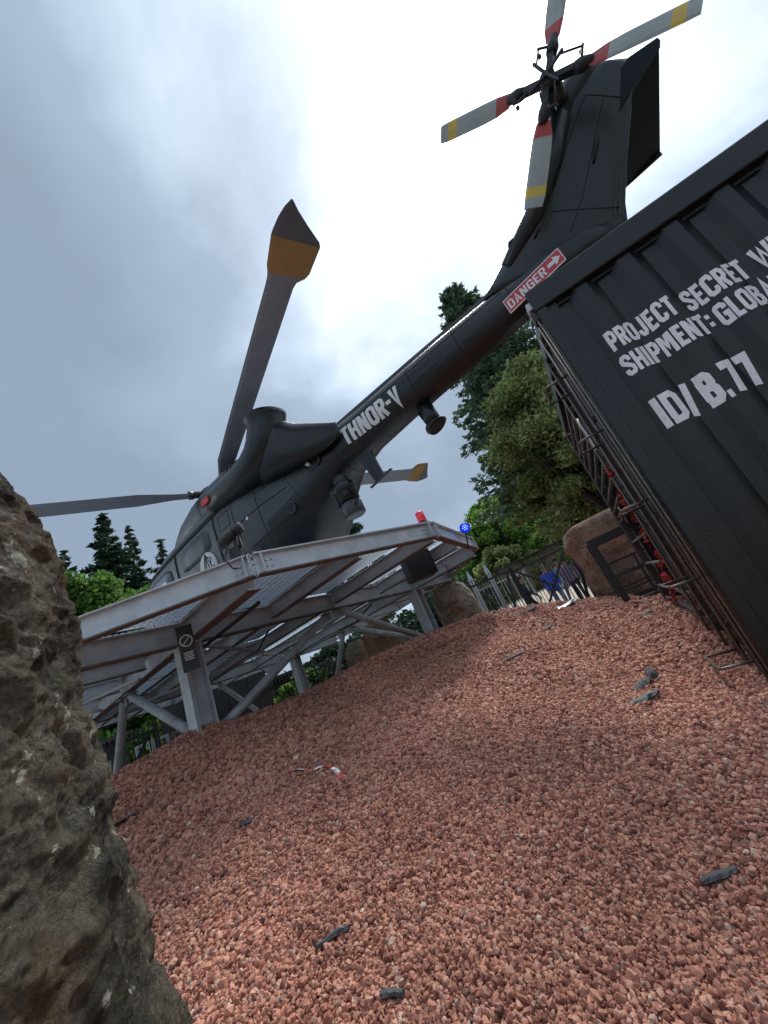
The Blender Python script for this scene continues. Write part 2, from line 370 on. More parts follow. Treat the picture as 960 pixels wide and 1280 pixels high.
def text_quads(txt, x0, y0, h, wscale=1.0, gap=.075, t=T_, width=None):
    adv = sum(GW.get(c, .52) + gap for c in txt) - gap
    if width: wscale = width / (adv * h)
    out = []; x = 0
    for c in txt:
        for st in GL.get(c, []):
            for q in stroke_quads(st, t * (.92 if c in 'MNW' else 1)):
                out.append([(x0 + (x + px) * h * wscale, y0 + py * h) for px, py in q])
        x += GW.get(c, .52) + gap
    return out
def clip_grid(quads, cuts, ax):
    out = []
    for q in quads:
        pieces = [q]
        for cpos in cuts:
            nxt = []
            for p in pieces:
                n = (1, 0) if ax == 0 else (0, 1)
                a = clip_poly(p, n, cpos); b = clip_poly(p, (-n[0], -n[1]), -cpos)
                if len(a) > 2: nxt.append(a)
                if len(b) > 2: nxt.append(b)
            pieces = nxt
        out += pieces
    return out

# ------------------------------------------------------------------ the gravel mound and the ground
pts = []
def mp_(az, el, d): v = azel(az, el, d); pts.append((v.x, v.y, v.z))
for a in [(-42.2, .5, 4.8), (-37, .7, 4.8), (-31.8, .7, 4.9), (-25.4, .3, 5.4), (-17.8, .4, 6.0), (-8.3, .65, 6.8), (-.4, .3, 7.6), (8.5, -.3, 7.6), (16.7, -2.4, 7.6), (22.2, -3.9, 7.2), (26.6, -6.2, 6.0)]: mp_(*a)
pts += [(2.41, 4.5, -.72), (1.95, 3.4, -.80), (1.43, 2.27, -.93), (1.2, 1.4, -.95), (0, 0, -.97), (.3, 1.3, -.93), (-.6, 1.2, -.90), (-1.6, 1.3, -.86), (-2.6, 1.0, -.85), (.2, 2.6, -.70), (-1.2, 2.8, -.52), (-2.4, 2.9, -.42), (.6, 4.4, -.45), (-1.0, 4.4, -.22), (-4.2, 2.0, -.6), (0, -1.5, -1.0), (3, 0, -1.0), (-3, -1, -1.0),
        (-6.2, 4.6, -.15), (3.6, 6.4, -.85), (3.6, 4.6, -.85), (4.5, 2.5, -1.0), (1.9, 6.0, -.52)]
for az, d, z in [(-55, 8.5, -1.1), (-42, 7.4, -.75), (-32, 7.2, -.75), (-20, 8.4, -.8), (-8, 9.4, -.8), (0, 10.6, -.9), (9, 10.8, -.95), (17, 10.6, -1.05), (24, 10.0, -1.1), (30, 9.0, -1.1), (-42, 10, -1.3), (-20, 11.5, -1.3), (0, 13, -1.3), (15, 13.5, -1.3), (30, 12, -1.3), (-60, 5, -.9)]:
    v = azel(az, 0, d); pts.append((v.x, v.y, z))
pts = np.array(pts)
def tps(r2): return np.where(r2 > 1e-12, r2 * np.log(np.maximum(r2, 1e-12)) * .5, 0)
_n = len(pts); _A = np.zeros((_n + 3, _n + 3)); _d = ((pts[:, None, :2] - pts[None, :, :2]) ** 2).sum(-1)
_A[:_n, :_n] = tps(_d) + np.eye(_n) * .06; _A[:_n, _n] = 1; _A[:_n, _n + 1:] = pts[:, :2]; _A[_n, :_n] = 1; _A[_n + 1:, :_n] = pts[:, :2].T
_w = np.linalg.solve(_A, np.r_[pts[:, 2], 0, 0, 0])
HEAPS = [(-2.70, 4.20, .07, .30), (.0, 7.87, .08, .35)] + [(1.36 + .97 * f, 2.22 + 2.25 * f, .055, .26) for f in (0, .2, .4, .6, .8, 1)]
def mound(x, y, bump=True):
    x = np.asarray(x, float); y = np.asarray(y, float); q = np.stack([x, y], -1).reshape(-1, 2)
    z = np.zeros(len(q))
    for k in range(0, len(q), 20000):
        s = q[k:k + 20000]; z[k:k + 20000] = tps(((s[:, None] - pts[None, :, :2]) ** 2).sum(-1)) @ _w[:_n] + _w[_n] + s @ _w[_n + 1:]
    z = z.reshape(x.shape)
    if bump: z = z + .030 * fbm(np.stack([x * 1.1, y * 1.1, x * 0 + 2.5], -1), 3)
    for (bx_, by_, bh_, br_) in HEAPS: z = z + bh_ * np.exp(-((x - bx_) ** 2 + (y - by_) ** 2) / br_ ** 2)
    return np.clip(z, -1.4, 1)
def mz(x, y): return float(mound(np.array([x]), np.array([y]))[0])

gx = np.arange(-9, 9.01, .09); gy = np.arange(-4, 15.01, .09)
X, Y = np.meshgrid(gx, gy); Z = mound(X, Y)
edge = np.minimum.reduce([X + 9, 9 - X, Y + 4, 15 - Y]); Z = np.where(edge < 1.2, Z - (1.2 - edge) * .5, Z)
nx = len(gx); ny = len(gy); idx = np.arange(nx * ny).reshape(ny, nx)
fc = np.stack([idx[:-1, :-1], idx[:-1, 1:], idx[1:, 1:], idx[1:, :-1]], -1).reshape(-1, 4)
def gravel_material(name, per_instance):
    m = bpy.data.materials.new(name); m.use_nodes = True; nt = m.node_tree; b = nt.nodes['Principled BSDF']; N = nt.nodes.new; K = nt.links.new
    r = N('ShaderNodeValToRGB'); cr = r.color_ramp; cr.interpolation = 'LINEAR'
    cols = [(0, (.14, .060, .047)), (.15, (.26, .103, .073)), (.35, (.36, .150, .104)), (.55, (.43, .192, .132)), (.75, (.475, .232, .160)), (.91, (.52, .29, .205)), (.96, (.24, .13, .105)), (1, (.60, .44, .34))]
    while len(cr.elements) < len(cols): cr.elements.new(.5)
    for e, (p, c) in zip(cr.elements, cols): e.position = p; e.color = (*c, 1)
    if per_instance:
        oi = N('ShaderNodeObjectInfo'); K(oi.outputs['Random'], r.inputs[0])
    else:
        tc = N('ShaderNodeTexCoord'); vo = N('ShaderNodeTexVoronoi'); vo.inputs['Scale'].default_value = 34; K(tc.outputs['Object'], vo.inputs['Vector'])
        sp = N('ShaderNodeSeparateColor'); K(vo.outputs['Color'], sp.inputs[0]); K(sp.outputs[0], r.inputs[0])
        bp = N('ShaderNodeBump'); bp.inputs['Strength'].default_value = 1; bp.inputs['Distance'].default_value = .02; bp.invert = True
        K(vo.outputs['Distance'], bp.inputs['Height']); K(bp.outputs[0], b.inputs['Normal'])
    tc2 = N('ShaderNodeTexCoord'); n = N('ShaderNodeTexNoise'); n.inputs['Scale'].default_value = 3 if per_instance else 40; n.inputs['Detail'].default_value = 4
    K(tc2.outputs['Object'], n.inputs['Vector'])
    mr = N('ShaderNodeMapRange'); mr.inputs['To Min'].default_value = .72; mr.inputs['To Max'].default_value = 1.2; K(n.outputs[0], mr.inputs['Value'])
    mx = N('ShaderNodeMixRGB'); mx.blend_type = 'MULTIPLY'; mx.inputs[0].default_value = 1; K(r.outputs[0], mx.inputs[1]); K(mr.outputs[0], mx.inputs[2])
    if per_instance:
        n3 = N('ShaderNodeTexNoise'); n3.inputs['Scale'].default_value = 1.1; n3.inputs['Detail'].default_value = 5; K(oi.outputs['Location'], n3.inputs['Vector'])
        m3 = N('ShaderNodeMapRange'); m3.inputs['From Min'].default_value = .35; m3.inputs['From Max'].default_value = .62; m3.inputs['To Min'].default_value = .84; m3.inputs['To Max'].default_value = 1.1; K(n3.outputs[0], m3.inputs['Value'])
        mx3 = N('ShaderNodeMixRGB'); mx3.blend_type = 'MULTIPLY'; mx3.inputs[0].default_value = 1; K(mx.outputs[0], mx3.inputs[1]); K(m3.outputs[0], mx3.inputs[2]); mx = mx3
    K(mx.outputs[0], b.inputs['Base Color']); b.inputs['Roughness'].default_value = .72; b.inputs['Specular IOR Level'].default_value = .35
    return m
M['stone'] = gravel_material('red_gravel_stone', True); M['gravel_bed'] = gravel_material('red_gravel_bed', False)
tag(npmesh('gravel_mound', np.stack([X, Y, Z], -1).reshape(-1, 3), fc, 'gravel_bed'), 'mound of crushed red stone sloping up under the steel platform', kind='structure')
ng = MB()
for s_ in [(-400, -400, 400, 400)]: ng.add([(-400, -400, -1.32), (400, -400, -1.32), (400, 400, -1.32), (-400, 400, -1.32)], [(0, 1, 2, 3)])
tag(ng.build('ground', 'ground', fix=False), 'flat dark green ground out to the horizon', kind='structure')
pv = MB(); pv.add([(-12, 11.6, -1.12), (30, 11.6, -1.12), (30, 12.5, -1.06), (-12, 12.5, -1.06), (34, 35, .515), (-14, 35, .515), (34, 60, .6), (-14, 60, .6)], [(0, 1, 2, 3), (3, 2, 4, 5), (5, 4, 6, 7)])
tag(pv.build('pavement', 'pave', fix=False), 'beige paved visitor walk rising beyond the black fence', kind='structure')

# loose stones: one object of instanced stones
def frustum(p, mx=14, my=14):
    """inside the camera's view plus a margin, so that nothing is laid where nothing shows"""
    z = p @ np.array(CF); x = p @ np.array(CR); y = p @ np.array(CU)
    return (z > .05) & (np.abs(x) < z * (480 / F_PX) + .7) & (np.abs(y) < z * (640 / F_PX) + .5)
SP = []; SS = []
def lay(d0, d1, pitch, size, lift, seed):
    rg = np.random.default_rng(seed)
    xs = np.arange(-7, 5.2, pitch); ys = np.arange(.2, 9.6, pitch); A, B = np.meshgrid(xs, ys)
    A = A + (rg.random(A.shape) - .5) * pitch * .9; B = B + (rg.random(A.shape) - .5) * pitch * .9
    A = A.ravel(); B = B.ravel(); d = np.hypot(A, B) + rg.random(len(A)) * .25; k = (d > d0) & (d <= d1); A = A[k]; B = B[k]
    z = mound(A, B); p = np.stack([A, B, z], -1); k = frustum(p) & (z > -1.0); p = p[k]; n = len(p)
    s = size * np.exp(np.clip(rg.normal(0, .30, n), -.7, .5))
    p[:, 2] += lift * s + rg.random(n) * .006
    SP.append(p); SS.append(s)
lay(0, 2.0, .0098, .0074, .1, 1); lay(0, 2.0, .018, .0080, .7, 2)
lay(2.0, 3.6, .0122, .0092, .2, 3); lay(2.0, 3.6, .023, .0098, .7, 4)
lay(3.6, 5.5, .0175, .0135, .25, 5); lay(3.6, 5.5, .035, .0145, .7, 6)
lay(5.5, 9.5, .026, .019, .25, 7); lay(5.5, 9.5, .052, .020, .7, 8)
SP = np.concatenate(SP); SS = np.concatenate(SS); ns = len(SP)
pm = bpy.data.meshes.new('gravel_stones'); pm.vertices.add(ns); pm.vertices.foreach_set('co', SP.astype(np.float32).ravel())
rg = np.random.default_rng(5)
sv = SS[:, None] * rg.uniform(.62, 1.25, (ns, 3)); sv[:, 2] *= .85
a = pm.attributes.new('scl', 'FLOAT_VECTOR', 'POINT'); a.data.foreach_set('vector', sv.astype(np.float32).ravel())
a = pm.attributes.new('rot', 'FLOAT_VECTOR', 'POINT'); a.data.foreach_set('vector', rg.uniform(-3.14, 3.14, (ns, 3)).astype(np.float32).ravel())
a = pm.attributes.new('pick', 'INT', 'POINT'); a.data.foreach_set('value', rg.integers(0, 10, ns).astype(np.int32))
gso = bpy.data.objects.new('gravel_stones', pm); COL.objects.link(gso)
tag(gso, 'loose crushed red and brown stones covering the mound', 'gravel', kind='stuff')
def stones_gn():
    g = bpy.data.node_groups.new('stones', 'GeometryNodeTree')
    g.interface.new_socket('Geometry', in_out='INPUT', socket_type='NodeSocketGeometry'); g.interface.new_socket('Geometry', in_out='OUTPUT', socket_type='NodeSocketGeometry')
    N = g.nodes.new; K = g.links.new; gi = N('NodeGroupInput'); go = N('NodeGroupOutput'); g2i = N('GeometryNodeGeometryToInstance')
    for k in range(10):
        ic = N('GeometryNodeMeshIcoSphere'); ic.inputs['Radius'].default_value = 1; ic.inputs['Subdivisions'].default_value = 1 if k % 2 else 2
        nz = N('ShaderNodeTexNoise'); nz.noise_dimensions = '4D'; nz.inputs['W'].default_value = 3.7 * k + 1; nz.inputs['Scale'].default_value = .85; nz.inputs['Detail'].default_value = 1
        sb = N('ShaderNodeVectorMath'); sb.operation = 'SUBTRACT'; sb.inputs[1].default_value = (.5, .5, .5); K(nz.outputs['Color'], sb.inputs[0])
        ml = N('ShaderNodeVectorMath'); ml.operation = 'SCALE'; ml.inputs['Scale'].default_value = 1.9; K(sb.outputs[0], ml.inputs[0])
        sp = N('GeometryNodeSetPosition'); K(ic.outputs['Mesh'], sp.inputs['Geometry']); K(ml.outputs[0], sp.inputs['Offset'])
        sm = N('GeometryNodeSetMaterial'); sm.inputs['Material'].default_value = M['stone']; K(sp.outputs[0], sm.inputs[0])
        K(sm.outputs[0], g2i.inputs[0])
    ip = N('GeometryNodeInstanceOnPoints'); K(gi.outputs[0], ip.inputs['Points']); K(g2i.outputs[0], ip.inputs['Instance']); ip.inputs['Pick Instance'].default_value = True
    def attr(n, t):
        x = N('GeometryNodeInputNamedAttribute'); x.data_type = t; x.inputs['Name'].default_value = n; return [o for o in x.outputs if o.enabled and o.name == 'Attribute'][0]
    K(attr('pick', 'INT'), ip.inputs['Instance Index']); K(attr('rot', 'FLOAT_VECTOR'), ip.inputs['Rotation']); K(attr('scl', 'FLOAT_VECTOR'), ip.inputs['Scale'])
    K(ip.outputs[0], go.inputs[0]); return g
md = gso.modifiers.new('stones', 'NODES'); md.node_group = stones_gn()
print('stones', ns)

# ------------------------------------------------------------------ the helicopter (local x = tailwards, y = starboard, z = up, origin at the rotor hub)
HM = Matrix(((0.8434201, 0.5368379, -0.0211537, -3.0427), (-0.5370073, 0.8411838, -0.0635058, 6.8795), (-0.0162982, 0.0649218, 0.9977572, 4.5307), (0, 0, 0, 1)))
HMi = HM.inverted()
heli = thing('helicopter', 'black military style helicopter with four main rotor blades standing on the steel platform', 'helicopter', mw=HM)
heli_parts = []
def hp(mb, name, mats, parent=None, **k):
    o = mb.build(name, mats, parent if parent is not None else heli, **k); return o
def lerp_tab(tab, x):
    xs = [t[0] for t in tab]; return [float(np.interp(x, xs, [t[i] for t in tab])) for i in range(1, len(tab[0]))]
# x, top, bottom, half width, exponent
HULL = [(-3.92, -2.00, -2.12, .05, 2.0), (-3.80, -1.86, -2.28, .28, 2.0), (-3.55, -1.70, -2.46, .50, 2.2), (-3.2, -1.52, -2.60, .68, 2.4), (-2.75, -1.22, -2.70, .80, 2.6), (-2.3, -.98, -2.76, .87, 2.8), (-1.8, -.86, -2.80, .91, 3.2),
        (-1, -.82, -2.82, .93, 3.6), (0, -.80, -2.82, .94, 3.6), (1.0, -.80, -2.82, .94, 3.4), (1.6, -.84, -2.78, .92, 3.2), (2.1, -.90, -2.68, .84, 2.9), (2.6, -.97, -2.42, .68, 2.6), (3.0, -1.04, -2.12, .51, 2.4), (3.4, -1.09, -1.88, .38, 2.3), (3.9, -1.12, -1.78, .31, 2.2),
        (4.6, -1.14, -1.75, .275, 2.2), (5.4, -1.17, -1.74, .245, 2.2), (6.2, -1.22, -1.73, .215, 2.2), (6.9, -1.28, -1.71, .17, 2.2), (7.2, -1.36, -1.68, .12, 2.2), (7.4, -1.46, -1.62, .05, 2.0)]
def hull_pt(x, th, off=0.0):
    t, b, w, e = lerp_tab(HULL, x); zc = (t + b) / 2; h = (t - b) / 2
    c, s = math.cos(th), math.sin(th)
    return Vector((x, (w + off) * math.copysign(abs(c) ** (2 / e), c), zc + (h + off) * math.copysign(abs(s) ** (2 / e), s)))
def hull_y(x, z):
    t, b, w, e = lerp_tab(HULL, x); zc = (t + b) / 2; h = (t - b) / 2
    q = min(.999, abs((z - zc) / h)); return -w * (1 - q ** e) ** (1 / e)
NR = 56
xs_ = sorted(set([round(t[0], 3) for t in HULL] + [round(-3.7 + .18 * i, 3) for i in range(60) if -3.7 + .18 * i < 7.5]))
m = MB(); m.loft([[hull_pt(x, 2 * math.pi * k / NR) for k in range(NR)] for x in xs_], 0)
# port cabin flank faces take the lighter grey, belly stays black
hull = hp(m, 'fuselage', ['heli', 'heli_grey'])
for p in hull.data.polygons:
    c = p.center
    if c.y < -.2 and c.x < 2.9 and -2.55 + max(0, (c.x - .9)) * .42 < c.z < -1.0: p.material_index = 1
# spine cover over the tail boom
m = MB(); m.loft([[Vector((x, w * cx * .8, z + h * cz)) for cx, cz in ((-1, 0), (-.8, .75), (-.3, 1), (.3, 1), (.8, .75), (1, 0))] for x, z, w, h in ((2.9, -1.10, .15, .02), (3.1, -1.10, .15, .12), (5, -1.18, .13, .11), (6.3, -1.26, .12, .11), (6.9, -1.3, .1, .10))], 0, sm=False)
hp(m, 'boom_spine', 'heli')
for x in (3.45, 4.18, 4.9, 5.62, 6.35):
    m = MB(); m.loft([[hull_pt(x + d, 2 * math.pi * k / 32, .0035) for k in range(32)] for d in (0, .014)], 0, cap=False); hp(m, 'frame_seam', 'seam')
# port side panel seams, doors, windows
def side_strip(poly, w=.018, off=.006):
    mb = MB()
    for (xa, za), (xb, zb) in zip(poly[:-1], poly[1:]):
        n = max(2, int(math.hypot(xb - xa, zb - za) / .12)); P = []
        for i in range(n + 1):
            x = xa + (xb - xa) * i / n; z = za + (zb - za) * i / n; P.append(Vector((x, hull_y(x, z) - off * .3, z)))
        mb.tube(P, w / 2, 6)
    return mb
hp(side_strip([(-2.0, -1.22), (1.15, -1.22)], .05), 'door_rail', 'seam')
hp(side_strip([(-2.0, -1.15), (1.3, -1.15)], .028), 'gutter', 'heli_grey')
hp(side_strip([(-.55, -1.25), (-.55, -2.6)], .04), 'door_edge', 'seam')
hp(side_strip([(.95, -1.25), (.95, -2.6)], .03), 'door_edge', 'seam')
hp(side_strip([(-2.1, -1.3), (-2.1, -2.5)], .03), 'door_edge', 'seam')
hp(side_strip([(1.5, -1.2), (1.5, -2.5)], .012), 'panel_seam', 'seam')
hp(side_strip([(2.05, -1.3), (2.05, -2.3)], .012), 'panel_seam', 'seam')
hp(side_strip([(1.0, -1.75), (2.6, -1.65)], .012), 'panel_seam', 'seam')
for P_ in ([(3.46, -1.30), (6.3, -1.36)], [(1.52, -2.2), (2.7, -2.05)], [(2.05, -1.45), (3.3, -1.40)], [(2.6, -1.45), (2.75, -2.0)], [(4.95, -1.52), (5.3, -1.52), (5.3, -1.62), (4.95, -1.62), (4.95, -1.52)], [(3.0, -1.62), (3.3, -1.60)], [(1.1, -1.35), (1.4, -1.35), (1.4, -1.6), (1.1, -1.6), (1.1, -1.35)]):
    hp(side_strip(P_, .009, .003), 'panel_seam', 'seam')
def side_patch(x0, x1, z0, z1, off, fx=None, nx_=8, nz_=6, rnd=.12):
    """a thin panel lying on the port flank, rounded corners"""
    mb = MB(); vs = []; cx, cz = (x0 + x1) / 2, (z0 + z1) / 2; hx, hz = (x1 - x0) / 2, (z1 - z0) / 2; N_ = 32; rings = []
    for s in (0, .5, 1):
        rg_ = []
        for k in range(N_):
            t = 2 * math.pi * k / N_; e = 4
            x = cx + hx * s * math.copysign(abs(math.cos(t)) ** (2 / e), math.cos(t)); z = cz + hz * s * math.copysign(abs(math.sin(t)) ** (2 / e), math.sin(t))
            if fx: x, z = fx(x, z)
            rg_.append(Vector((x, hull_y(x, z) - off, z)))
        rings.append(rg_)
    rings.append([p + Vector((0, off + .02, 0)) for p in rings[-1]])
    mb.loft(rings, 0, cap=False); return mb
w = hp(side_patch(-.36, .76, -1.74, -1.32, .004), 'window_frame', 'heli_grey')
w = hp(side_patch(-1.95, -.75, -2.0, -1.36, .006), 'window_frame', 'heli_dark'); hp(side_patch(-1.88, -.8, -1.95, -1.41, .012), 'window_pane', 'glass', w)
# windscreen
m = MB(); rings = []
for x in (-3.5, -3.2, -2.75, -2.4): rings.append([hull_pt(x, math.radians(a), .012) for a in range(20, 161, 10)])
for i in range(len(rings) - 1):
    for j in range(len(rings[0]) - 1): m.add([rings[i][j], rings[i][j + 1], rings[i + 1][j + 1], rings[i + 1][j]], [(0, 1, 2, 3)], 0, True)
hp(m, 'windscreen', 'glass', fix=False)
# engine and gearbox cowling
COWL = [(-1.9, -.86, .20), (-1.6, -.68, .38), (-1.2, -.50, .52), (-.7, -.38, .62), (0, -.30, .70), (.7, -.30, .74), (1.4, -.36, .74), (2.0, -.46, .70), (2.6, -.66, .58), (3.1, -.90, .40), (3.5, -1.1, .22)]
def ring_se(x, top, bot, w, e=2.6, n=36, y0=0):
    zc = (top + bot) / 2; h = (top - bot) / 2
    return [Vector((x, y0 + w * math.copysign(abs(math.cos(2 * math.pi * k / n)) ** (2 / e), math.cos(2 * math.pi * k / n)), zc + h * math.copysign(abs(math.sin(2 * math.pi * k / n)) ** (2 / e), math.sin(2 * math.pi * k / n)))) for k in range(n)]
m = MB(); m.loft([ring_se(x, t, -1.25, w_) for x, t, w_ in COWL]); cowl = hp(m, 'engine_cowling', 'heli')
m = MB(); m.box((1.55, -.765, -.62), (.10, .03, .03)); m.box((1.55, -.765, -.70), (.03, .03, .18)); m.box((1.66, -.765, -.66), (.03, .03, .10)); hp(m, 'vent_slot', 'seam', cowl)
m = MB(); m.loft([ring_se(.35, -.14, -.6, .20), ring_se(.7, -.06, -.6, .30), ring_se(1.2, -.10, -.6, .30), ring_se(1.7, -.26, -.6, .22)]); hp(m, 'gearbox_fairing', 'heli_grey', cowl)
m = MB()
for x in (.35, 1.35, 2.15): 
    rr = ring_se(x, lerp_tab(COWL, x)[0], -1.25, lerp_tab(COWL, x)[1]); m.tube(rr[6:25], .006, 5)
hp(m, 'cowling_seam', 'seam', cowl)
def nacelle(sgn, up=True):
    P = [(1.05, .80, -1.00, .18), (1.14, .81, -1.02, .225), (1.5, .82, -1.06, .235), (1.9, .82, -1.10, .25), (2.2, .80, -1.10, .275), (2.42, .76, -1.02, .295), (2.56, .72, -.90, .31), (2.64, .70, -.77, .31), (2.68, .68, -.66, .305), (2.70, .68, -.57, .305), (2.715, .68, -.50, .325), (2.72, .68, -.455, .34), (2.725, .68, -.44, .325), (2.70, .68, -.52, .25), (2.68, .68, -.68, .23)]
    if not up: P = P[:5] + [(2.7, .66, -1.05, .26), (3.2, .5, -1.15, .12)]
    mb = MB(); mb.tube([(a, sgn * b, c) for a, b, c, r in P], [r for *_, r in P], 32); return mb
hp(nacelle(-1), 'exhaust_duct', 'heli', cowl)
hp(nacelle(1, False), 'exhaust_duct', 'heli', cowl)
m = MB(); R_ = []
for x, yc, w_, t, b in ((2.2, .62, .28, -.80, -1.42), (2.45, .66, .28, -.66, -1.46), (2.7, .65, .27, -.55, -1.48), (2.9, .62, .23, -.62, -1.50), (3.15, .54, .16, -.86, -1.50), (3.4, .48, .10, -1.03, -1.50), (3.62, .43, .04, -1.18, -1.46), (3.7, .41, .015, -1.22, -1.4)):
    R_.append(ring_se(x, t, b, w_, 2.4, 28, -yc))
m.loft(R_); hp(m, 'exhaust_fairing', 'heli', cowl)
m = MB(); m.tube([(1.0, -.80, -1.0), (1.08, -.80, -1.0)], [.20, .215], 24); hp(m, 'intake_ring', 'heli_grey', cowl)
m = MB(); m.cyl((.96, -.80, -1.0), (1.02, -.80, -1.0), .165, 20); pg = hp(m, 'intake_plug', 'red', cowl)
m = MB(); m.box((1.12, -1.045, -1.03), (.22, .03, .11)); hp(m, 'plug_flag', 'red', pg)
# fittings on the flank
def porthole(x, z, r, nm):
    y = hull_y(x, z); mb = MB(); mb.tube([(x + r * math.cos(t), y - .012, z + r * math.sin(t)) for t in [i * math.pi / 8 for i in range(17)]], .013, 6); o = hp(mb, nm, 'heli_grey')
    mb = MB(); mb.cyl((x, y + .03, z), (x, y - .006, z), r * .92, 14); hp(mb, 'port_glass', 'seam', o)
porthole(2.55, -1.98, .085, 'fuel_port'); porthole(1.75, -2.32, .08, 'fuel_port'); porthole(3.15, -1.52, .07, 'running_lamp')
m = MB(); m.cyl((3.02, hull_y(3.02, -1.52) + .02, -1.52), (3.02, hull_y(3.02, -1.52) - .05, -1.50), .03, 10); hp(m, 'lamp_bulb', 'white')
m = MB(); m.tube([(3.15, hull_y(3.15, -1.46) - .02, -1.46), (3.35, hull_y(3.35, -1.40) - .03, -1.40), (3.55, hull_y(3.55, -1.34) - .02, -1.34)], .035, 8); hp(m, 'fairing_rib', 'heli_grey')
m = MB(); m.cyl((1.78, hull_y(1.78, -1.72) + .01, -1.72), (1.78, hull_y(1.78, -1.72) - .004, -1.72), .03, 12); hp(m, 'white_spot', 'white')
# emblem: pale disc with lines, and a second one forward
def emblem(cx, cz, r):
    mb = MB(); N_ = 28; rings = []
    for s in (.02, .5, 1): rings.append([Vector((cx + r * s * math.cos(t), hull_y(cx + r * s * math.cos(t), cz + r * s * math.sin(t)) - .018, cz + r * s * math.sin(t))) for t in [2 * math.pi * k / N_ for k in range(N_)]])
    rings.append([p + Vector((0, .02, 0)) for p in rings[-1]]); mb.loft(rings, 0, cap=False); o = hp(mb, 'emblem_disc', 'greyprint')
    mb = MB()
    for ps in ([(-.0, .95), (-.45, 0), (0, -.95)], [(0, .95), (.12, 0), (0, -.95)], [(0, .95), (-.2, 0), (0, -.95)], [(0, .95), (.45, 0), (0, -.95)], [(.15, .7), (.6, .45), (.35, .1)], [(.35, -.2), (.75, -.1)]):
        P = [Vector((cx + r * a, hull_y(cx + r * a, cz + r * b) - .022, cz + r * b)) for a, b in ps]; mb.tube(P, .009, 5)
    hp(mb, 'emblem_lines', 'heli', o)
emblem(.50, -1.97, .27); emblem(-.95, -2.12, .25)
# lettering on the boom
def boom_text(txt, x0, x1, zb, h):
    q = text_quads(txt, 0, 0, h, width=(x1 - x0), gap=.07, t=.2)
    q = clip_grid(q, [h * k / 8 for k in range(1, 8)], 1); mb = MB()
    for i, p in enumerate(q):
        P = [Vector((x0 + a, 0, zb + b - .035 * a)) for a, b in p]; P = [Vector((v.x, hull_y(v.x, v.z) - .006 - .0003 * (i % 3), v.z)) for v in P]
        mb.add(P, [tuple(range(len(P)))])
    return mb
hp(boom_text('THNOR-V', 3.66, 4.70, -1.60, .27), 'lettering', 'white', fix=False)
# tail pylon
SPN = [((6.05, -1.22), (7.45, -1.84), .36), ((6.55, -.98), (7.52, -1.62), .36), ((6.95, -.72), (7.60, -1.44), .33), ((7.35, -.38), (7.84, -1.05), .28), ((7.68, -.12), (8.08, -.70), .25), ((7.93, -.06), (8.22, -.46), .20), ((8.12, -.08), (8.29, -.32), .14), ((8.2, -.14), (8.30, -.26), .05)]
PRF = [(0, 0), (.02, .30), (.07, .46), (.16, .5), (.32, .5), (.5, .40), (.72, .24), (1, .03)]
def pyl_ring(le, te, t):
    le = Vector((le[0], 0, le[1])); te = Vector((te[0], 0, te[1])); d = te - le
    return [le + d * a + Vector((0, -b * t, 0)) for a, b in PRF] + [le + d * a + Vector((0, b * t, 0)) for a, b in reversed(PRF[1:])]
sp2 = []
for i in range(len(SPN) - 1):
    for k in range(4):
        f = k / 4; a_, b_ = SPN[i], SPN[i + 1]
        sp2.append(pyl_ring([a_[0][j] * (1 - f) + b_[0][j] * f for j in (0, 1)], [a_[1][j] * (1 - f) + b_[1][j] * f for j in (0, 1)], a_[2] * (1 - f) + b_[2] * f))
sp2.append(pyl_ring(*SPN[-1]))
m = MB(); m.loft(sp2); fin = hp(m, 'tail_fin', 'heli')
# drive shaft cover up the leading side of the pylon
m = MB(); m.tube([(6.5, -.10, -1.15), (6.95, -.12, -.92), (7.35, -.13, -.56), (7.62, -.13, -.26)], [.10, .13, .13, .11], 14); hp(m, 'shaft_cover', 'heli', fin)
m = MB(); m.tube([(7.50, -.02, -.36), (7.72, -.02, -.12), (7.98, -.02, -.02), (8.15, -.01, -.06)], [.16, .17, .15, .05], 18); hp(m, 'gearbox_cover', 'heli', fin)
def pyl_pt(s, a_, off=.0):
    """point on the port skin, s along the span 0..7, a across the chord 0..1"""
    i = min(int(s), len(SPN) - 2); f = s - i; A, B = SPN[i], SPN[i + 1]
    le = Vector((A[0][0], 0, A[0][1])).lerp(Vector((B[0][0], 0, B[0][1])), f); te = Vector((A[1][0], 0, A[1][1])).lerp(Vector((B[1][0], 0, B[1][1])), f); t = A[2] * (1 - f) + B[2] * f
    b = float(np.interp(a_, [p[0] for p in PRF], [p[1] for p in PRF])); return le + (te - le) * a_ + Vector((0, -b * t - off, 0))
for P_ in ([(1.2, .30), (2.2, .30), (3.2, .32), (4.3, .36)], [(1.0, .58), (2.0, .6), (3.0, .62), (4.2, .62)], [(1.7, .3), (1.7, .95)], [(4.3, .3), (4.3, .9)]):
    m = MB(); ps = []
    for (s0, a0), (s1, a1) in zip(P_[:-1], P_[1:]):
        for k in range(6): ps.append(pyl_pt(s0 + (s1 - s0) * k / 6, a0 + (a1 - a0) * k / 6, .001))
    ps.append(pyl_pt(*P_[-1], .001)); m.tube(ps, .005, 5); hp(m, 'panel_seam', 'seam', fin)
m = MB(); m.tube([pyl_pt(2.75, .66, .01), pyl_pt(2.95, .66, .02), pyl_pt(3.15, .66, .02), pyl_pt(3.3, .66, .01)], [.012, .02, .02, .012], 8); hp(m, 'fin_handle', 'seam', fin)
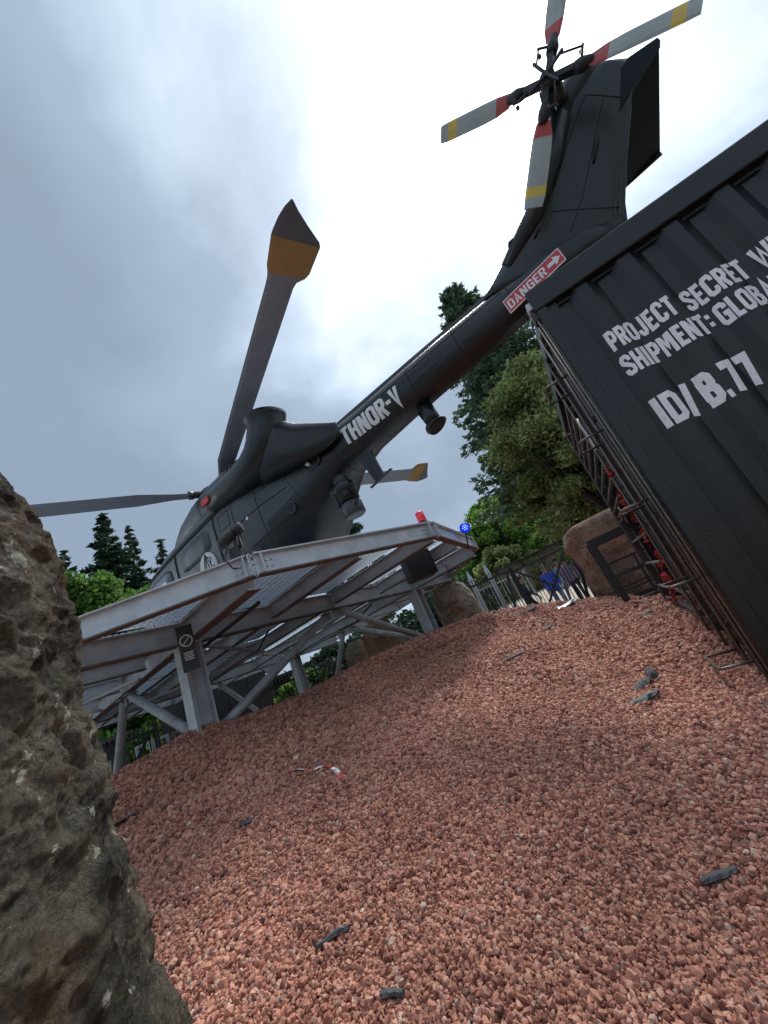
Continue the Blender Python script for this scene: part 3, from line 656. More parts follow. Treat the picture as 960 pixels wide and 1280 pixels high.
for s_, a_ in ((.9, .18), (1.2, .15), (1.05, .28)):
    m = MB(); m.tube([pyl_pt(s_, a_, .006), pyl_pt(s_ + .22, a_, .006)], .014, 8); hp(m, 'fin_latch', 'seam', fin)
m = MB(); c0 = pyl_pt(1.1, .07, .02); m.tube([c0 + Vector((0, -.005, 0)), c0 + Vector((0, .03, 0))], .055, 6); hp(m, 'fin_vent', 'seam', fin)
m = MB(); m.box((8.05, 0, .0), (.07, .05, .10)); hp(m, 'tail_lamp', 'heli_dark', fin)
# rivet rows: too small to pick apart singly, one part each
def rivets(pts_, parent):
    mb = MB()
    for p in pts_: mb.add([p + Vector((.006 * math.cos(k * 1.047), 0, .006 * math.sin(k * 1.047))) for k in range(6)] + [p + Vector((0, -.0035, 0))], [(k, (k + 1) % 6, 6) for k in range(6)], 0, True)
    tag(hp(mb, 'rivet_rows', 'heli_grey', parent, fix=False), kind='stuff')
rivets([pyl_pt(s0 + .045 * i, a_ + da, .001) for s0, n_, a_ in ((1.0, 80, .30), (1.0, 80, .62), (1.4, 60, .93)) for i in range(n_) for da in (-.018, .018) if s0 + .045 * i < 5.2] + [pyl_pt(s_, .32 + .022 * i, .001) for s_ in (1.65, 2.5, 3.4, 4.3) for i in range(28)], fin)
rivets([Vector((x + dx, hull_y(x, z) - .001, z)) for x in (3.45, 4.18, 4.9, 5.62, 6.35) for dx in (-.03, .045) for z in [-1.62 + .035 * k for k in range(14)]] + [Vector((x, hull_y(x, z) - .001, z)) for z in (-1.27, -1.60) for x in [3.5 + .05 * k for k in range(60)]] + [Vector((x, hull_y(x, z) - .001, z)) for x in (1.46, 1.54, 2.01, 2.09, .9, 1.0) for z in [-2.4 + .045 * k for k in range(25)]] + [Vector((x, hull_y(x, z) - .001, z)) for z in (-1.28, -1.45) for x in [1.1 + .05 * k for k in range(40)]], heli)
# tailplane on the starboard side
m = MB(); m.loft([[Vector((x0 + (x1 - x0) * a_, y, -.40 + b * .10)) for a_, b in PRF] + [Vector((x0 + (x1 - x0) * a_, y, -.40 - b * .10)) for a_, b in reversed(PRF[1:])] for y, x0, x1 in ((.0, 7.55, 8.50), (.7, 7.68, 8.51), (1.36, 7.8, 8.52))], sm=False)
tp = hp(m, 'tailplane', 'plane_dark'); m = MB(); m.box((8.17, 1.375, -.40), (.70, .02, .10)); hp(m, 'tailplane_tip', 'heli_dark', tp)
m = MB(); m.plate([(7.9, 0, -.72), (8.15, 0, -.33), (8.29, 0, -.285), (8.50, 0, -.375), (8.50, 0, -.42), (8.18, 0, -.56)], (0, 1, 0), .07); hp(m, 'tailplane_fillet', 'plane_dark', fin)
# danger banner on the boom
c4 = [(6.27, -1.50), (6.94, -1.46), (6.93, -1.63), (6.26, -1.68)]
yb = -.23
m = MB(); m.plate([(c4[0][0], yb, c4[0][1]), (c4[1][0], yb, c4[1][1]), (c4[2][0], yb, c4[2][1]), (c4[3][0], yb, c4[3][1])], (0, 1, 0), .012); dg = hp(m, 'danger_placard', 'red')
def dmap(u, v):
    x = c4[3][0] + (c4[2][0] - c4[3][0]) * u; zb = c4[3][1] + (c4[2][1] - c4[3][1]) * u; zt = c4[0][1] + (c4[1][1] - c4[0][1]) * u
    return Vector((x, yb - .009, zb + (zt - zb) * v))
m = MB()
for i, q in enumerate(text_quads('DANGER', .04, .2, .6, width=.68, t=.15)): m.add([dmap(a, b) + Vector((0, -.0003 * (i % 3), 0)) for a, b in q], [(0, 1, 2, 3)])
for q in ([(0.0, 0), (1, 0), (1, .06), (0, .06)], [(0, .94), (1, .94), (1, 1), (0, 1)], [(0, .06), (.012, .06), (.012, .94), (0, .94)], [(.988, .06), (1, .06), (1, .94), (.988, .94)], [(.76, .38), (.87, .38), (.87, .62), (.76, .62)]): m.add([dmap(*a) for a in q], [(0, 1, 2, 3)])
m.add([dmap(.87, .18), dmap(.97, .5), dmap(.87, .82)], [(0, 1, 2)]); hp(m, 'danger_lettering', 'white', dg, fix=False)
# boom underside aerials and searchlight
m = MB(); m.plate([(3.68, -.22, -1.84), (3.92, -.22, -1.84), (3.94, -.22, -2.28), (3.78, -.22, -2.28)], (0, 1, 0), .035); an = hp(m, 'blade_aerial', 'heli'); m = MB(); m.bar((3.66, -.22, -2.30), (4.08, -.22, -2.26), .05, .016); hp(m, 'aerial_foot', 'heli_dark', an)
m = MB(); m.tube([(4.83, -.05, -1.80), (4.86, -.05, -2.08)], [.115, .10], 18); an = hp(m, 'aerial_stub', 'heli'); m = MB(); m.tube([(4.86, -.05, -2.06), (4.86, -.05, -2.09), (4.87, -.05, -2.12)], [.145, .155, .13], 24); hp(m, 'aerial_disc', 'heli', an)
sl = Vector((3.40, -.46, -2.20))
m = MB(); m.tube([sl + Vector((0, 0, .22)), sl + Vector((0, 0, .05))], [.10, .13], 18); sb = hp(m, 'searchlight_mount', 'heli_dark')
m = MB(); m.tube([sl + Vector((0, 0, .10)), sl, sl + Vector((0, 0, -.02)), sl + Vector((0, 0, -.16)), sl + Vector((0, 0, -.18))], [.15, .17, .155, .155, .13], 24); m.box(sl + Vector((-.17, 0, -.06)), (.06, .16, .30)); hp(m, 'searchlight_yoke', 'heli', sb)
m = MB(); m.tube([sl + Vector((0, 0, -.17)), sl + Vector((0, 0, -.22)), sl + Vector((0, 0, -.38)), sl + Vector((0, 0, -.40))], [.10, .155, .155, .13], 24); hp(m, 'searchlight_head', 'heli_grey', sb)
m = MB(); m.tube([sl + Vector((.12, -.1, -.02)), sl + Vector((.24, -.1, -.14)), sl + Vector((.22, -.1, -.26)), sl + Vector((.13, -.1, -.3))], .011, 6); m.box(sl + Vector((.1, -.14, -.1)), (.09, .05, .07)); hp(m, 'searchlight_cable', 'seam', sb)
# undercarriage
for x, y in ((-3.0, -.0), (1.1, -1.02), (1.1, 1.02)):
    zw = -3.02 if x > 0 else -3.05
    m = MB(); m.tube([(x, y * .6, -2.6), (x, y * .95, zw)], .06, 10); lg = hp(m, 'wheel_strut', 'heli_dark')
    m = MB(); m.tube([(x, y + s_ * .09, zw) for s_ in (-1, -.7, .7, 1)], [.12, .19, .19, .12], 20); hp(m, 'wheel', 'blackp', lg)
# main rotor
m = MB(); m.tube([(0, 0, -.5), (0, 0, -.25)], [.22, .14], 20); mast = hp(m, 'rotor_mast', 'heli_dark')
m = MB(); m.tube([(0, 0, -.27), (0, 0, -.21), (0, 0, -.09), (0, 0, -.05)], [.18, .30, .30, .16], 24); hub = hp(m, 'rotor_hub', 'heli_dark')
def main_blade(tip, L, flip=1, pitch=0., wk=.8):
    HO = Vector((0, 0, -.15)); tip = Vector(tip) - HO; d = tip.normalized(); ch = Vector((0, 0, 1)).cross(d).normalized() * flip; up = d.cross(ch).normalized() * flip; ch, up = ch * math.cos(pitch) + up * math.sin(pitch), up * math.cos(pitch) - ch * math.sin(pitch)
    k = L / 5.85
    # outline stations: r, front edge, rear edge, thickness
    S = [(.50, -.07, .07, .10), (.75, -.09, .10, .075), (1.3, -.2, .2, .055), (3.4, -.2, .2, .05), (4.95, -.2, .2, .045), (5.03, -.205, .22, .043), (5.10, -.22, .32, .04), (5.17, -.25, .36, .038), (5.50, -.295, .375, .032), (5.55, -.29, .34, .03), (5.68, -.265, .12, .02), (5.79, -.225, -.05, .014), (5.87, -.17, -.15, .006)]
    mb = MB(); rings = []
    for r, f0, f1, t in S:
        f0 *= wk; f1 *= wk
        c = HO + d * (r * k); w_ = f1 - f0; pr = [(0, 0), (.12, .42), (.35, .5), (.7, .28), (1, .04)]
        rings.append([c + ch * (f0 + w_ * a_) + up * (b * t) for a_, b in pr] + [c + ch * (f0 + w_ * a_) - up * (b * t) for a_, b in reversed(pr[1:-1])])
    mb.loft(rings, 0, sm=False); n = len(rings[0])
    for i in range(len(mb.f)):
        st = i // n
        if st in (6, 7): mb.mi[i] = 1
        if st >= 8: mb.mi[i] = 2
    o = hp(mb, 'rotor_blade', ['blade', 'blade_tan', 'galv_cap'])
    mb = MB(); mb.tube([HO + d * .18, HO + d * .35, HO + d * .55], [.09, .07, .065], 12); a_ = hp(mb, 'blade_arm', 'heli_dark', o)
    mb = MB(); mb.tube([HO + d * .46, HO + d * .55], .085, 12); hp(mb, 'blade_cuff', 'heli_grey', o)
    return o
main_blade((5.37, -1.84, -.20), 5.68, 1, 0, .84)
main_blade((1.84, 6.22, -.32), 6.45, -1, .28, 1.15)
main_blade((-1.84, -6.22, -.02), 6.4, 1, .10, .95)
main_blade((-5.6, 1.9, -.30), 6.0, 1)
# tail rotor on the port side, turning in the x-z plane
TH = Vector((7.66, -.40, -.08)); B0 = -.653
m = MB(); m.tube([TH + Vector((.02, .42, -.05)), TH + Vector((0, .05, 0))], [.15, .10], 16); thub = hp(m, 'tail_rotor_gearbox', 'heli')
m = MB(); m.tube([TH + Vector((0, .08, 0)), TH + Vector((0, -.06, 0))], [.09, .07], 14)
for k in range(4):
    a_ = B0 + k * math.pi / 2; d = Vector((math.cos(a_), 0, math.sin(a_))); m.bar(TH, TH + d * .30, .055, .07, (0, 1, 0))
    a2 = a_ + math.pi / 4; d2 = Vector((math.cos(a2), 0, math.sin(a2))); m.bar(TH + Vector((0, -.08, 0)) - d2 * .0, TH + Vector((0, -.10, 0)) + d2 * .19, .022, .022, (0, 1, 0))
hp(m, 'tail_rotor_hub', 'heli_dark', thub)
for k in range(4):
    a_ = B0 + k * math.pi / 2; d = Vector((math.cos(a_), 0, math.sin(a_))); s_ = Vector((-math.sin(a_), 0, math.cos(a_))); yv = Vector((0, 1, 0)); ch = (s_ * math.cos(.16) + yv * math.sin(.16)); nn = ch.cross(d)
    St = [(.36, -.045, .045, 0), (.38, -.06, .075, 0), (.50, -.075, .105, 1), (.52, -.077, .107, 1), (.66, -.08, .115, 2), (.98, -.08, .115, 2), (1.08, -.08, .115, 3), (1.18, -.075, .10, 2)]
    mb = MB(); pr = [(0, 0), (.15, .5), (.5, .45), (1, .05)]; rings = []
    for r, f0, f1, _ in St: rings.append([TH + d * r + ch * (f0 + (f1 - f0) * x) + nn * (b * .022) for x, b in pr] + [TH + d * r + ch * (f0 + (f1 - f0) * x) - nn * (b * .022) for x, b in reversed(pr[1:-1])])
    mb.loft(rings, 0, sm=False); n = len(rings[0]); zone = [2, 2, 2, 0, 0, 1, 0]
    for i in range(len(mb.f)): mb.mi[i] = zone[min(i // n, 6)] if i // n < 7 else (2 if i == 7 * n else 0)
    o = hp(mb, 'tail_rotor_blade', ['tail_grey', 'tail_yellow', 'tail_red'])
    mb = MB(); mb.tube([TH + d * .24, TH + d * .30, TH + d * .40], [.05, .06, .04], 10); mb.tube([TH + d * .30 + yv * -.02, TH + d * .30 + s_ * .13 + yv * -.06], .012, 6); mb.tube([TH + d * .30 + s_ * .12 + yv * -.05, TH + d * .12 + s_ * .10 + yv * -.10], .010, 6); mb.box(TH + d * .28 + s_ * .12, (.03, .03, .03)); hp(mb, 'pitch_link', 'heli_dark', o)

# ------------------------------------------------------------------ the twelve sided steel platform under it
DC = Vector((-3.178, 7.273, 0)); DR = 4.446; DZ = 1.32; UB = math.radians(-94.774 + 150)   # bearing of the u axis runs through a corner
du = Vector((math.cos(UB), math.sin(UB), 0)); dw = Vector((-math.sin(UB), math.cos(UB), 0))
DMW = Matrix(((du.x, dw.x, 0, DC.x), (du.y, dw.y, 0, DC.y), (0, 0, 1, 0), (0, 0, 0, 1)))
deck = thing('landing_platform', 'twelve sided galvanised steel platform with braced posts carrying the helicopter', 'platform', mw=DMW)
VX = [(DR * math.cos(math.radians(30 * k)), DR * math.sin(math.radians(30 * k))) for k in range(12)]
def dk(mb, name, mats, parent=None): return mb.build(name, mats, parent if parent is not None else deck)
for k in range(12):
    a, b = Vector((*VX[k], DZ - .11)), Vector((*VX[(k + 1) % 12], DZ - .11)); d = (b - a).normalized()
    m = MB(); m.ibeam(a + d * .010, b - d * .010, .22, .10, .014, .010, 0, 1); o = dk(m, 'rim_beam', ['galv', 'flange_bounce'])
    n_ = Vector((d.y, -d.x, 0))
    for p, q, s_ in ((a + d * .07, a, 1), (b - d * .07, b, -1)):
        m = MB(); m.box((0, 0, 0), (.012, .115, .19), 0, Matrix.Translation(p) @ d.to_track_quat('X', 'Z').to_matrix().to_4x4())
        for i in range(2):
            for j in range(2): e = q + d * s_ * (.12 + .05 * i) + Vector((0, 0, -.03 + .06 * j)) + n_ * .008; m.cyl(e, e + n_ * .014, .011, 6)
        dk(m, 'end_plate', 'galv', o)
S_ = DR * math.cos(math.radians(60)); HC = DR * math.sin(math.radians(60))
def inside(poly, inset=0.0):
    P = poly; ap = DR * math.cos(math.radians(15)) - inset
    for k in range(12):
        a = math.radians(15 + 30 * k); P = clip_poly(P, (math.cos(a), math.sin(a)), ap)
        if len(P) < 3: return []
    return P
def chord(c, ax, inset=.06):
    """extent of the line u=c (ax 0) or w=c (ax 1) inside the platform"""
    lo, hi = -9., 9.; ap = DR * math.cos(math.radians(15)) - inset
    for k in range(12):
        a = math.radians(15 + 30 * k); n = (math.cos(a), math.sin(a)); nc, nt = (n[0], n[1]) if ax == 0 else (n[1], n[0])
        r = ap - nc * c
        if abs(nt) < 1e-9: continue
        if nt > 0: hi = min(hi, r / nt)
        else: lo = max(lo, r / nt)
    return lo, hi
def P3(ax, c, t, z): return Vector((c, t, z)) if ax == 0 else Vector((t, c, z))
HB = .25
for ax in (0, 1):
    for c in (-S_, S_):
        lo, hi = chord(c, ax)
        m = MB(); z = DZ - .06 - HB / 2 - (.004 if ax else 0)
        if ax == 0: m.ibeam(P3(ax, c, lo, z), P3(ax, c, hi, z), HB, .13, .014, .010, 0, 1)
        else:
            for t0, t1 in ((lo, -S_ - .07), (-S_ + .07, S_ - .07), (S_ + .07, hi)): m.ibeam(P3(ax, c, t0, z), P3(ax, c, t1, z), HB, .13, .014, .010, 0, 1)
        o = dk(m, 'main_beam', ['galv2', 'flange_bounce'])
        for t in (-S_, 0, S_):
            m = MB(); m.box(P3(ax, c, t + (.0 if ax else .0), z), (.11 if ax == 0 else .012, .012 if ax == 0 else .11, HB - .03)); dk(m, 'stiffener', 'galv', o)
J = S_ / 2
for i in (-1, 0, 1):                     # joists along w, in the strips and between the main beams
    c = i * J
    lo, hi = chord(c, 0)
    for t0, t1 in ((lo, -S_ - .08), (-S_ + .08, S_ - .08), (S_ + .08, hi)):
        m = MB(); m.ibeam(P3(0, c, t0, DZ - .155), P3(0, c, t1, DZ - .155), .19, .10, .011, .008, 0, 1); o = dk(m, 'joist', ['galv2', 'flange_bounce'])
for sgn in (-1, 1):                      # joists along u outside the main beams
    for i in (-1, 0, 1):
        c = i * J; lo, hi = chord(c, 1); t0, t1 = (lo, -S_ - .08) if sgn < 0 else (S_ + .08, hi)
        m = MB(); m.ibeam(P3(1, c, t0, DZ - .155), P3(1, c, t1, DZ - .155), .19, .10, .011, .008, 0, 1); dk(m, 'joist', ['galv2', 'flange_bounce'])
# grating panels, cut to each bay
us = [-5, -S_, -J, 0, J, S_, 5]
def grating(u0, u1, w0, w1, along, style):
    poly = inside([(u0 + .055, w0 + .055), (u1 - .055, w0 + .055), (u1 - .055, w1 - .055), (u0 + .055, w1 - .055)], .05)
    if len(poly) < 3: return
    area = 0
    for i in range(len(poly)): x0, y0 = poly[i]; x1, y1 = poly[(i + 1) % len(poly)]; area += x0 * y1 - x1 * y0
    if abs(area) / 2 < .02: return
    mb = MB(); z1 = DZ - .028
    def strip(c0, c1, ax, z, t):
        n = (1, 0) if ax == 0 else (0, 1); P = clip_poly(poly, n, c1); P = clip_poly(P, (-n[0], -n[1]), -c0) if len(P) > 2 else P
        if len(P) > 2: mb.plate([(x, y, z) for x, y in P], (0, 0, 1), t)
    lo0, hi0 = min(p[0] for p in poly), max(p[0] for p in poly); lo1, hi1 = min(p[1] for p in poly), max(p[1] for p in poly)
    if style == 'plank':
        pit, wd, cp, cw = .060, .042, .090, .064
    else: pit, wd, cp, cw = .070, .030, .13, .026
    lo, hi = (lo0, hi0) if along == 1 else (lo1, hi1); c = lo
    while c < hi: strip(c, min(c + wd, hi), 0 if along == 1 else 1, z1, .004); c += pit
    lo, hi = (lo1, hi1) if along == 1 else (lo0, hi0); c = lo
    while c < hi: strip(c, min(c + cw, hi), 1 if along == 1 else 0, z1 - .005, .004); c += cp
    dk(mb, 'grating_panel', 'grating')
for i in range(6):
    for j in range(6):
        left = us[i + 1] <= -S_ + .01
        grating(us[i], us[i + 1], us[j], us[j + 1], 1 if left else 0, 'open' if left and j > 1 else 'plank')
# slender ties, a service conduit and hoses slung under the beams
for a_, b_ in (((-S_ + .12, -S_ + .12), (0, -.06)), ((S_ - .12, -S_ + .12), (.06, 0)), ((-S_ + .12, S_ - .12), (-.06, 0)), ((S_ - .12, S_ - .12), (0, .06)), ((-3.6, -1.0), (-S_ - .1, .9)), ((-3.6, 1.0), (-S_ - .1, -.9))):
    m = MB(); m.bar((*a_, DZ - .30), (*b_, DZ - .30), .05, .03); dk(m, 'cross_tie', 'galv2')
m = MB(); m.tube([(-S_ + .3, -3.3, DZ - .30), (-S_ + .3, -1.2, DZ - .33), (-S_ + .35, .4, DZ - .30), (-S_ + .3, 2.6, DZ - .32)], .022, 8); dk(m, 'conduit', 'heli_dark')
for k in range(3):
    m = MB(); m.tube([(-1.0 + k * 1.1, -S_ + .3, DZ - .31), (-.8 + k * 1.1, -1.2, DZ - .42), (-.5 + k * 1.1, .1, DZ - .33), (-.45 + k * 1.1, S_ - .3, DZ - .36)], .014, 6); dk(m, 'hose', 'blackp')
# posts and braces
POSTS = {}
for su, sw in ((-1, -1), (1, -1), (-1, 1), (1, 1)):
    top = Vector((su * S_, sw * S_, DZ - .06 - HB)); wt = DMW @ top; foot = Vector((top.x, top.y, min(-1.35, mz(wt.x, wt.y) - .4)))
    m = MB(); m.ibeam(foot, top - Vector((0, 0, .014)), .20, .20, .014, .010, 0, 0, up=(1, 0, 0)); o = dk(m, 'post', ['galv2', 'flange_bounce'])
    m = MB(); m.box(top - Vector((0, 0, .007)), (.24, .24, .012)); dk(m, 'cap_plate', 'galv', o)
    m = MB(); m.box((foot + Vector((.0, -.103 * 1, 0))) * 0 + Vector((top.x - .115, top.y, (foot.z + top.z) / 2)), (.012, .21, (top.z - foot.z) * .995)); dk(m, 'facing_plate', 'galv', o)
    POSTS[(su, sw)] = (foot, top)
def brace(node, post, off):
    foot, top = POSTS[post]; w = DMW @ foot; g = mz(w.x, w.y); e = Vector((foot.x, foot.y, min(g, .06) + .0)) + off
    n_ = Vector(node); d = (e - n_).normalized(); e = e + d * .35
    m = MB(); m.cyl(n_, e, .055, 14); o = dk(m, 'brace', 'pipe')
    m = MB(); m.box(n_ + Vector((0, 0, .03)), (.16, .16, .012)); m.box(n_ + Vector((0, 0, -.02)), (.014, .2, .12)); dk(m, 'gusset', 'galv2', o)
zN = DZ - .06 - HB - .06
brace((-.16, -S_, zN), (-1, -1), Vector((.18, 0, 0))); brace((.16, -S_, zN), (1, -1), Vector((-.2, 0, 0)))
brace((-S_, -.16, zN), (-1, -1), Vector((0, .18, 0))); brace((-S_, .16, zN), (-1, 1), Vector((0, -.2, 0)))
brace((-.16, S_, zN), (-1, 1), Vector((.2, 0, 0))); brace((.16, S_, zN), (1, 1), Vector((-.2, 0, 0)))
brace((S_, -.16, zN), (1, -1), Vector((0, .2, 0))); brace((S_, .16, zN), (1, 1), Vector((0, -.2, 0)))
# warning sign on the near post
wp = at(235, 812, 4.45)
sg = thing('warning_sign', 'small black no entry sign with white circle fixed to the near platform post', 'sign', wp - Vector((0, 0, .2)))
fdir = Vector((wp.x, wp.y, 0)).normalized(); sd = fdir.cross(Vector((0, 0, 1)))
SM = Matrix(((sd.x, fdir.x, 0, 0), (sd.y, fdir.y, 0, 0), (0, 0, 1, 0), (0, 0, 0, 1)))
m = MB(); m.box((0, 0, .22), (.15, .012, .46), 0, SM); m.build('sign_board', 'black', sg)
m = MB(); R_ = [SM @ Vector((.055 * math.cos(t), -.009, .29 + .055 * math.sin(t))) for t in [i * math.pi / 10 for i in range(21)]]; m.tube(R_, .007, 6); m.tube([SM @ Vector((-.036, -.009, .25)), SM @ Vector((.036, -.009, .33))], .006, 6)
for i in range(4): m.box((0, -.009, .17 - .022 * i), (.09 - .012 * (i % 2), .004, .010), 0, SM)
m.build('sign_print', 'greyprint', sg)

# spotlight pair clamped on the near rim corner
K2 = DMW @ Vector((*VX[8], DZ)); K2 = K2 + Vector((-.12, -.02, 0))
lt = thing('spotlight', 'black twin stage spotlight clamped to the rim corner below the cabin door', 'spotlight', K2)
m = MB(); m.box((0, 0, .06), (.10, .06, .12)); m.box((.02, 0, .13), (.03, .03, .2)); m.build('clamp', 'blackp', lt)
m = MB(); m.tube([(-.14, .02, .20), (-.10, .01, .21), (.02, -.02, .25), (.04, -.02, .255)], [.04, .055, .05, .03], 14); m.build('lamp_body', 'blackp', lt)
m = MB(); m.tube([(.02, .0, .27), (.10, -.01, .28), (.13, -.01, .285)], [.045, .055, .05], 14); m.tube([(.06, 0, .1), (.09, 0, .28)], .018, 8); m.build('lamp_body', 'blackp', lt)
m = MB(); m.tube([(-.04, -.06, .12), (-.08, -.08, .02), (-.02, -.10, -.10), (.03, -.10, -.12)], .008, 6); m.tube([(.10, -.07, .2), (.115, -.085, .0), (.12, -.09, -.12)], .005, 6); m.build('cable', 'blackp', lt)
m = MB()
for i in range(6): m.box((.13, -.095, -.04 - .022 * i), (.012, .004 + .012 * (i % 2), .018))
m.build('safety_chain', 'mesh_silver', lt)
# beacons
K3 = DMW @ Vector((*VX[9], DZ)); bp_ = K3 + Vector((-.06, .05, 0))
bc = thing('red_beacon', 'red domed warning beacon on a black base at the platform corner', 'beacon', bp_)
m = MB(); m.tube([(0, 0, 0), (0, 0, .06)], .062, 16); m.build('base', 'blackp', bc)
m = MB(); m.tube([(0, 0, .06), (0, 0, .19), (0, 0, .205)], [.058, .056, .04], 16); m.build('lens', 'redlamp', bc)
bl = at(581, 660, 6.0)
bb = thing('blue_lamp', 'round lit blue lamp beside the right edge of the platform rim', 'lamp', bl)
m = MB(); m.tube([(0, .05, 0), (0, -.01, 0)], [.07, .085], 18); m.build('housing', 'blackp', bb)
m = MB(); m.tube([(0, -.01, 0), (0, -.03, 0)], [.075, .06], 18); o = m.build('lens', 'bluelamp', bb)
m = MB()
for t in range(6): m.cyl((.035 * math.cos(t * 1.05), -.029, .035 * math.sin(t * 1.05)), (.035 * math.cos(t * 1.05), -.037, .035 * math.sin(t * 1.05)), .007, 8)
m.cyl((0, -.029, 0), (0, -.037, 0), .009, 8); m.build('diode', 'bluespot', bb)
m = MB(); m.tube([(0, .04, 0), (-.02, .12, -.12), (-.08, .12, -.3)], .012, 6); m.build('bracket', 'blackp', bb)
# loudspeaker box under the deck
spk = at(523, 708, 6.0)
so = thing('loudspeaker', 'black box loudspeaker hung under the platform near the right post', 'loudspeaker', spk - Vector((0, 0, .19)))
fdir = Vector((spk.x, spk.y, 0)).normalized(); q = Matrix.Rotation(.35, 4, 'Z')
m = MB(); m.box((0, 0, .19), (.44, .30, .40), 0, q); m.build('cabinet', 'blackp', so, bevel=.012)
m = MB(); m.box((0, -.155, .19), (.40, .012, .36), 0, q); m.build('grille', 'black', so)
m = MB(); m.box((-.1, 0, .42), (.24, .04, .03), 0, q); m.tube([(-.22, 0, .40), (-.26, 0, .47), (-.12, 0, .5)], .02, 8); m.build('hanging_bracket', 'heli_dark', so)
for i, (px, py, d) in enumerate(((565, 708, 7.4), (535, 733, 8.6))):
    p = at(px, py, d); o = thing('floodlight', ['small floodlight hung under the far right rim of the platform', 'small floodlight under the platform behind the right post'][i], 'floodlight', p, group=None)
    m = MB(); m.box((0, 0, 0), (.22, .12, .14)); m.build('housing', 'blackp', o); m = MB(); m.box((-.02, -.065, 0), (.15, .01, .09)); m.build('lens', 'mesh_silver', o)
    m = MB(); m.box((0, 0, .12), (.03, .03, .14)); m.build('bracket', 'blackp', o)

# ------------------------------------------------------------------ the black shipping container
CM = np.array([[0.9164376, 0.3974590, 0.0465667], [-0.3972806, 0.9175990, -0.0134226], [-0.0480645, -0.0061992, 0.9988250]]); CT = (1.56023, 2.22853, 1.89623)
CMW = Matrix(((CM[0][0], CM[0][1], CM[0][2], CT[0]), (CM[1][0], CM[1][1], CM[1][2], CT[1]), (CM[2][0], CM[2][1], CM[2][2], CT[2]), (0, 0, 0, 1)))
box = thing('shipping_container', 'black corrugated shipping container with white stencilled PROJECT SECRET lettering at the right', 'container', mw=CMW)
def cp(mb, name, mats, parent=None, **k): return mb.build(name, mats, parent if parent is not None else box, **k)
CL, CW, CH = 6.4, 3.2, 3.4; DEP = .040; A0 = .075; PER = .278; OFF = .204
def cdepth(a):
    """inset of the corrugated sheet behind the frame face at distance a"""
    t = ((a - OFF) % PER) / PER
    if a < A0 + .06: return .030
    for x0, d0, x1, d1 in ((0, .030 + DEP, .22, .030), (.22, .030, .50, .030), (.50, .030, .72, .030 + DEP), (.72, .030 + DEP, 1, .030 + DEP)):
        if x0 <= t <= x1: return d0 + (d1 - d0) * (t - x0) / max(x1 - x0, 1e-6)
    return .03
folds = [A0, A0 + .06]
a = OFF
while a < CL - .1:
    for f in (0.0, .22, .50, .72): folds.append(a + f * PER)
    a += PER
folds = [f for f in folds if f < CL - .08] + [CL - .08]
m = MB(); zt, zb = -.185, -CH + .15
for a0, a1 in zip(folds[:-1], folds[1:]):
    d0, d1 = cdepth(a0 + 1e-5), cdepth(a1 - 1e-5)
    m.add([(a0, d0, zt), (a1, d1, zt), (a1, d1, zb), (a0, d0, zb)], [(0, 1, 2, 3)])
    if a1 < CL - .1: 
        dn = cdepth(a1 + 1e-5)
        if abs(dn - d1) > .004: m.add([(a1, d1, zt), (a1, dn, zt), (a1, dn, zb), (a1, d1, zb)], [(0, 1, 2, 3)])
side = cp(m, 'side_panel', 'contain', fix=False)
m = MB(); m.box((CL / 2, .05, -.0925), (CL, .10, .185)); cp(m, 'top_rail', 'contain', bevel=.012)
m = MB(); m.box((CL / 2, .10, -.200), (CL - .2, .10, .03)); cp(m, 'rail_lip', 'contain')
m = MB(); m.box((A0 / 2, .055, -CH / 2 - .093), (A0 - .002, .11, CH - .19)); cp(m, 'corner_post', 'contain', bevel=.012)
m = MB(); m.box((CL - .04, .055, -CH / 2 - .093), (.078, .11, CH - .19)); cp(m, 'corner_post', 'contain', bevel=.01)
m = MB(); m.box((A0 / 2, CW - .055, -CH / 2 - .06), (A0, .11, CH - .12)); cp(m, 'corner_post', 'contain_end', bevel=.01)
m = MB(); m.box((A0 / 2 + .01, CW / 2, -.055), (A0, CW - .22, .11)); cp(m, 'end_header', 'contain', bevel=.008)
m = MB(); m.box((CL / 2, .05, -CH + .07), (CL - .16, .10, .14)); cp(m, 'bottom_rail', 'contain')
m = MB(); m.box((CL / 2, CW / 2, -.02), (CL - .1, CW - .16, .03)); cp(m, 'roof_panel', 'contain')
m = MB(); m.box((CL / 2, CW - .05, -CH / 2), (CL - .2, .05, CH - .2)); cp(m, 'side_panel', 'contain')
m = MB(); m.box((CL - .05, CW / 2, -CH / 2), (.05, CW - .24, CH - .2)); cp(m, 'end_panel', 'contain')
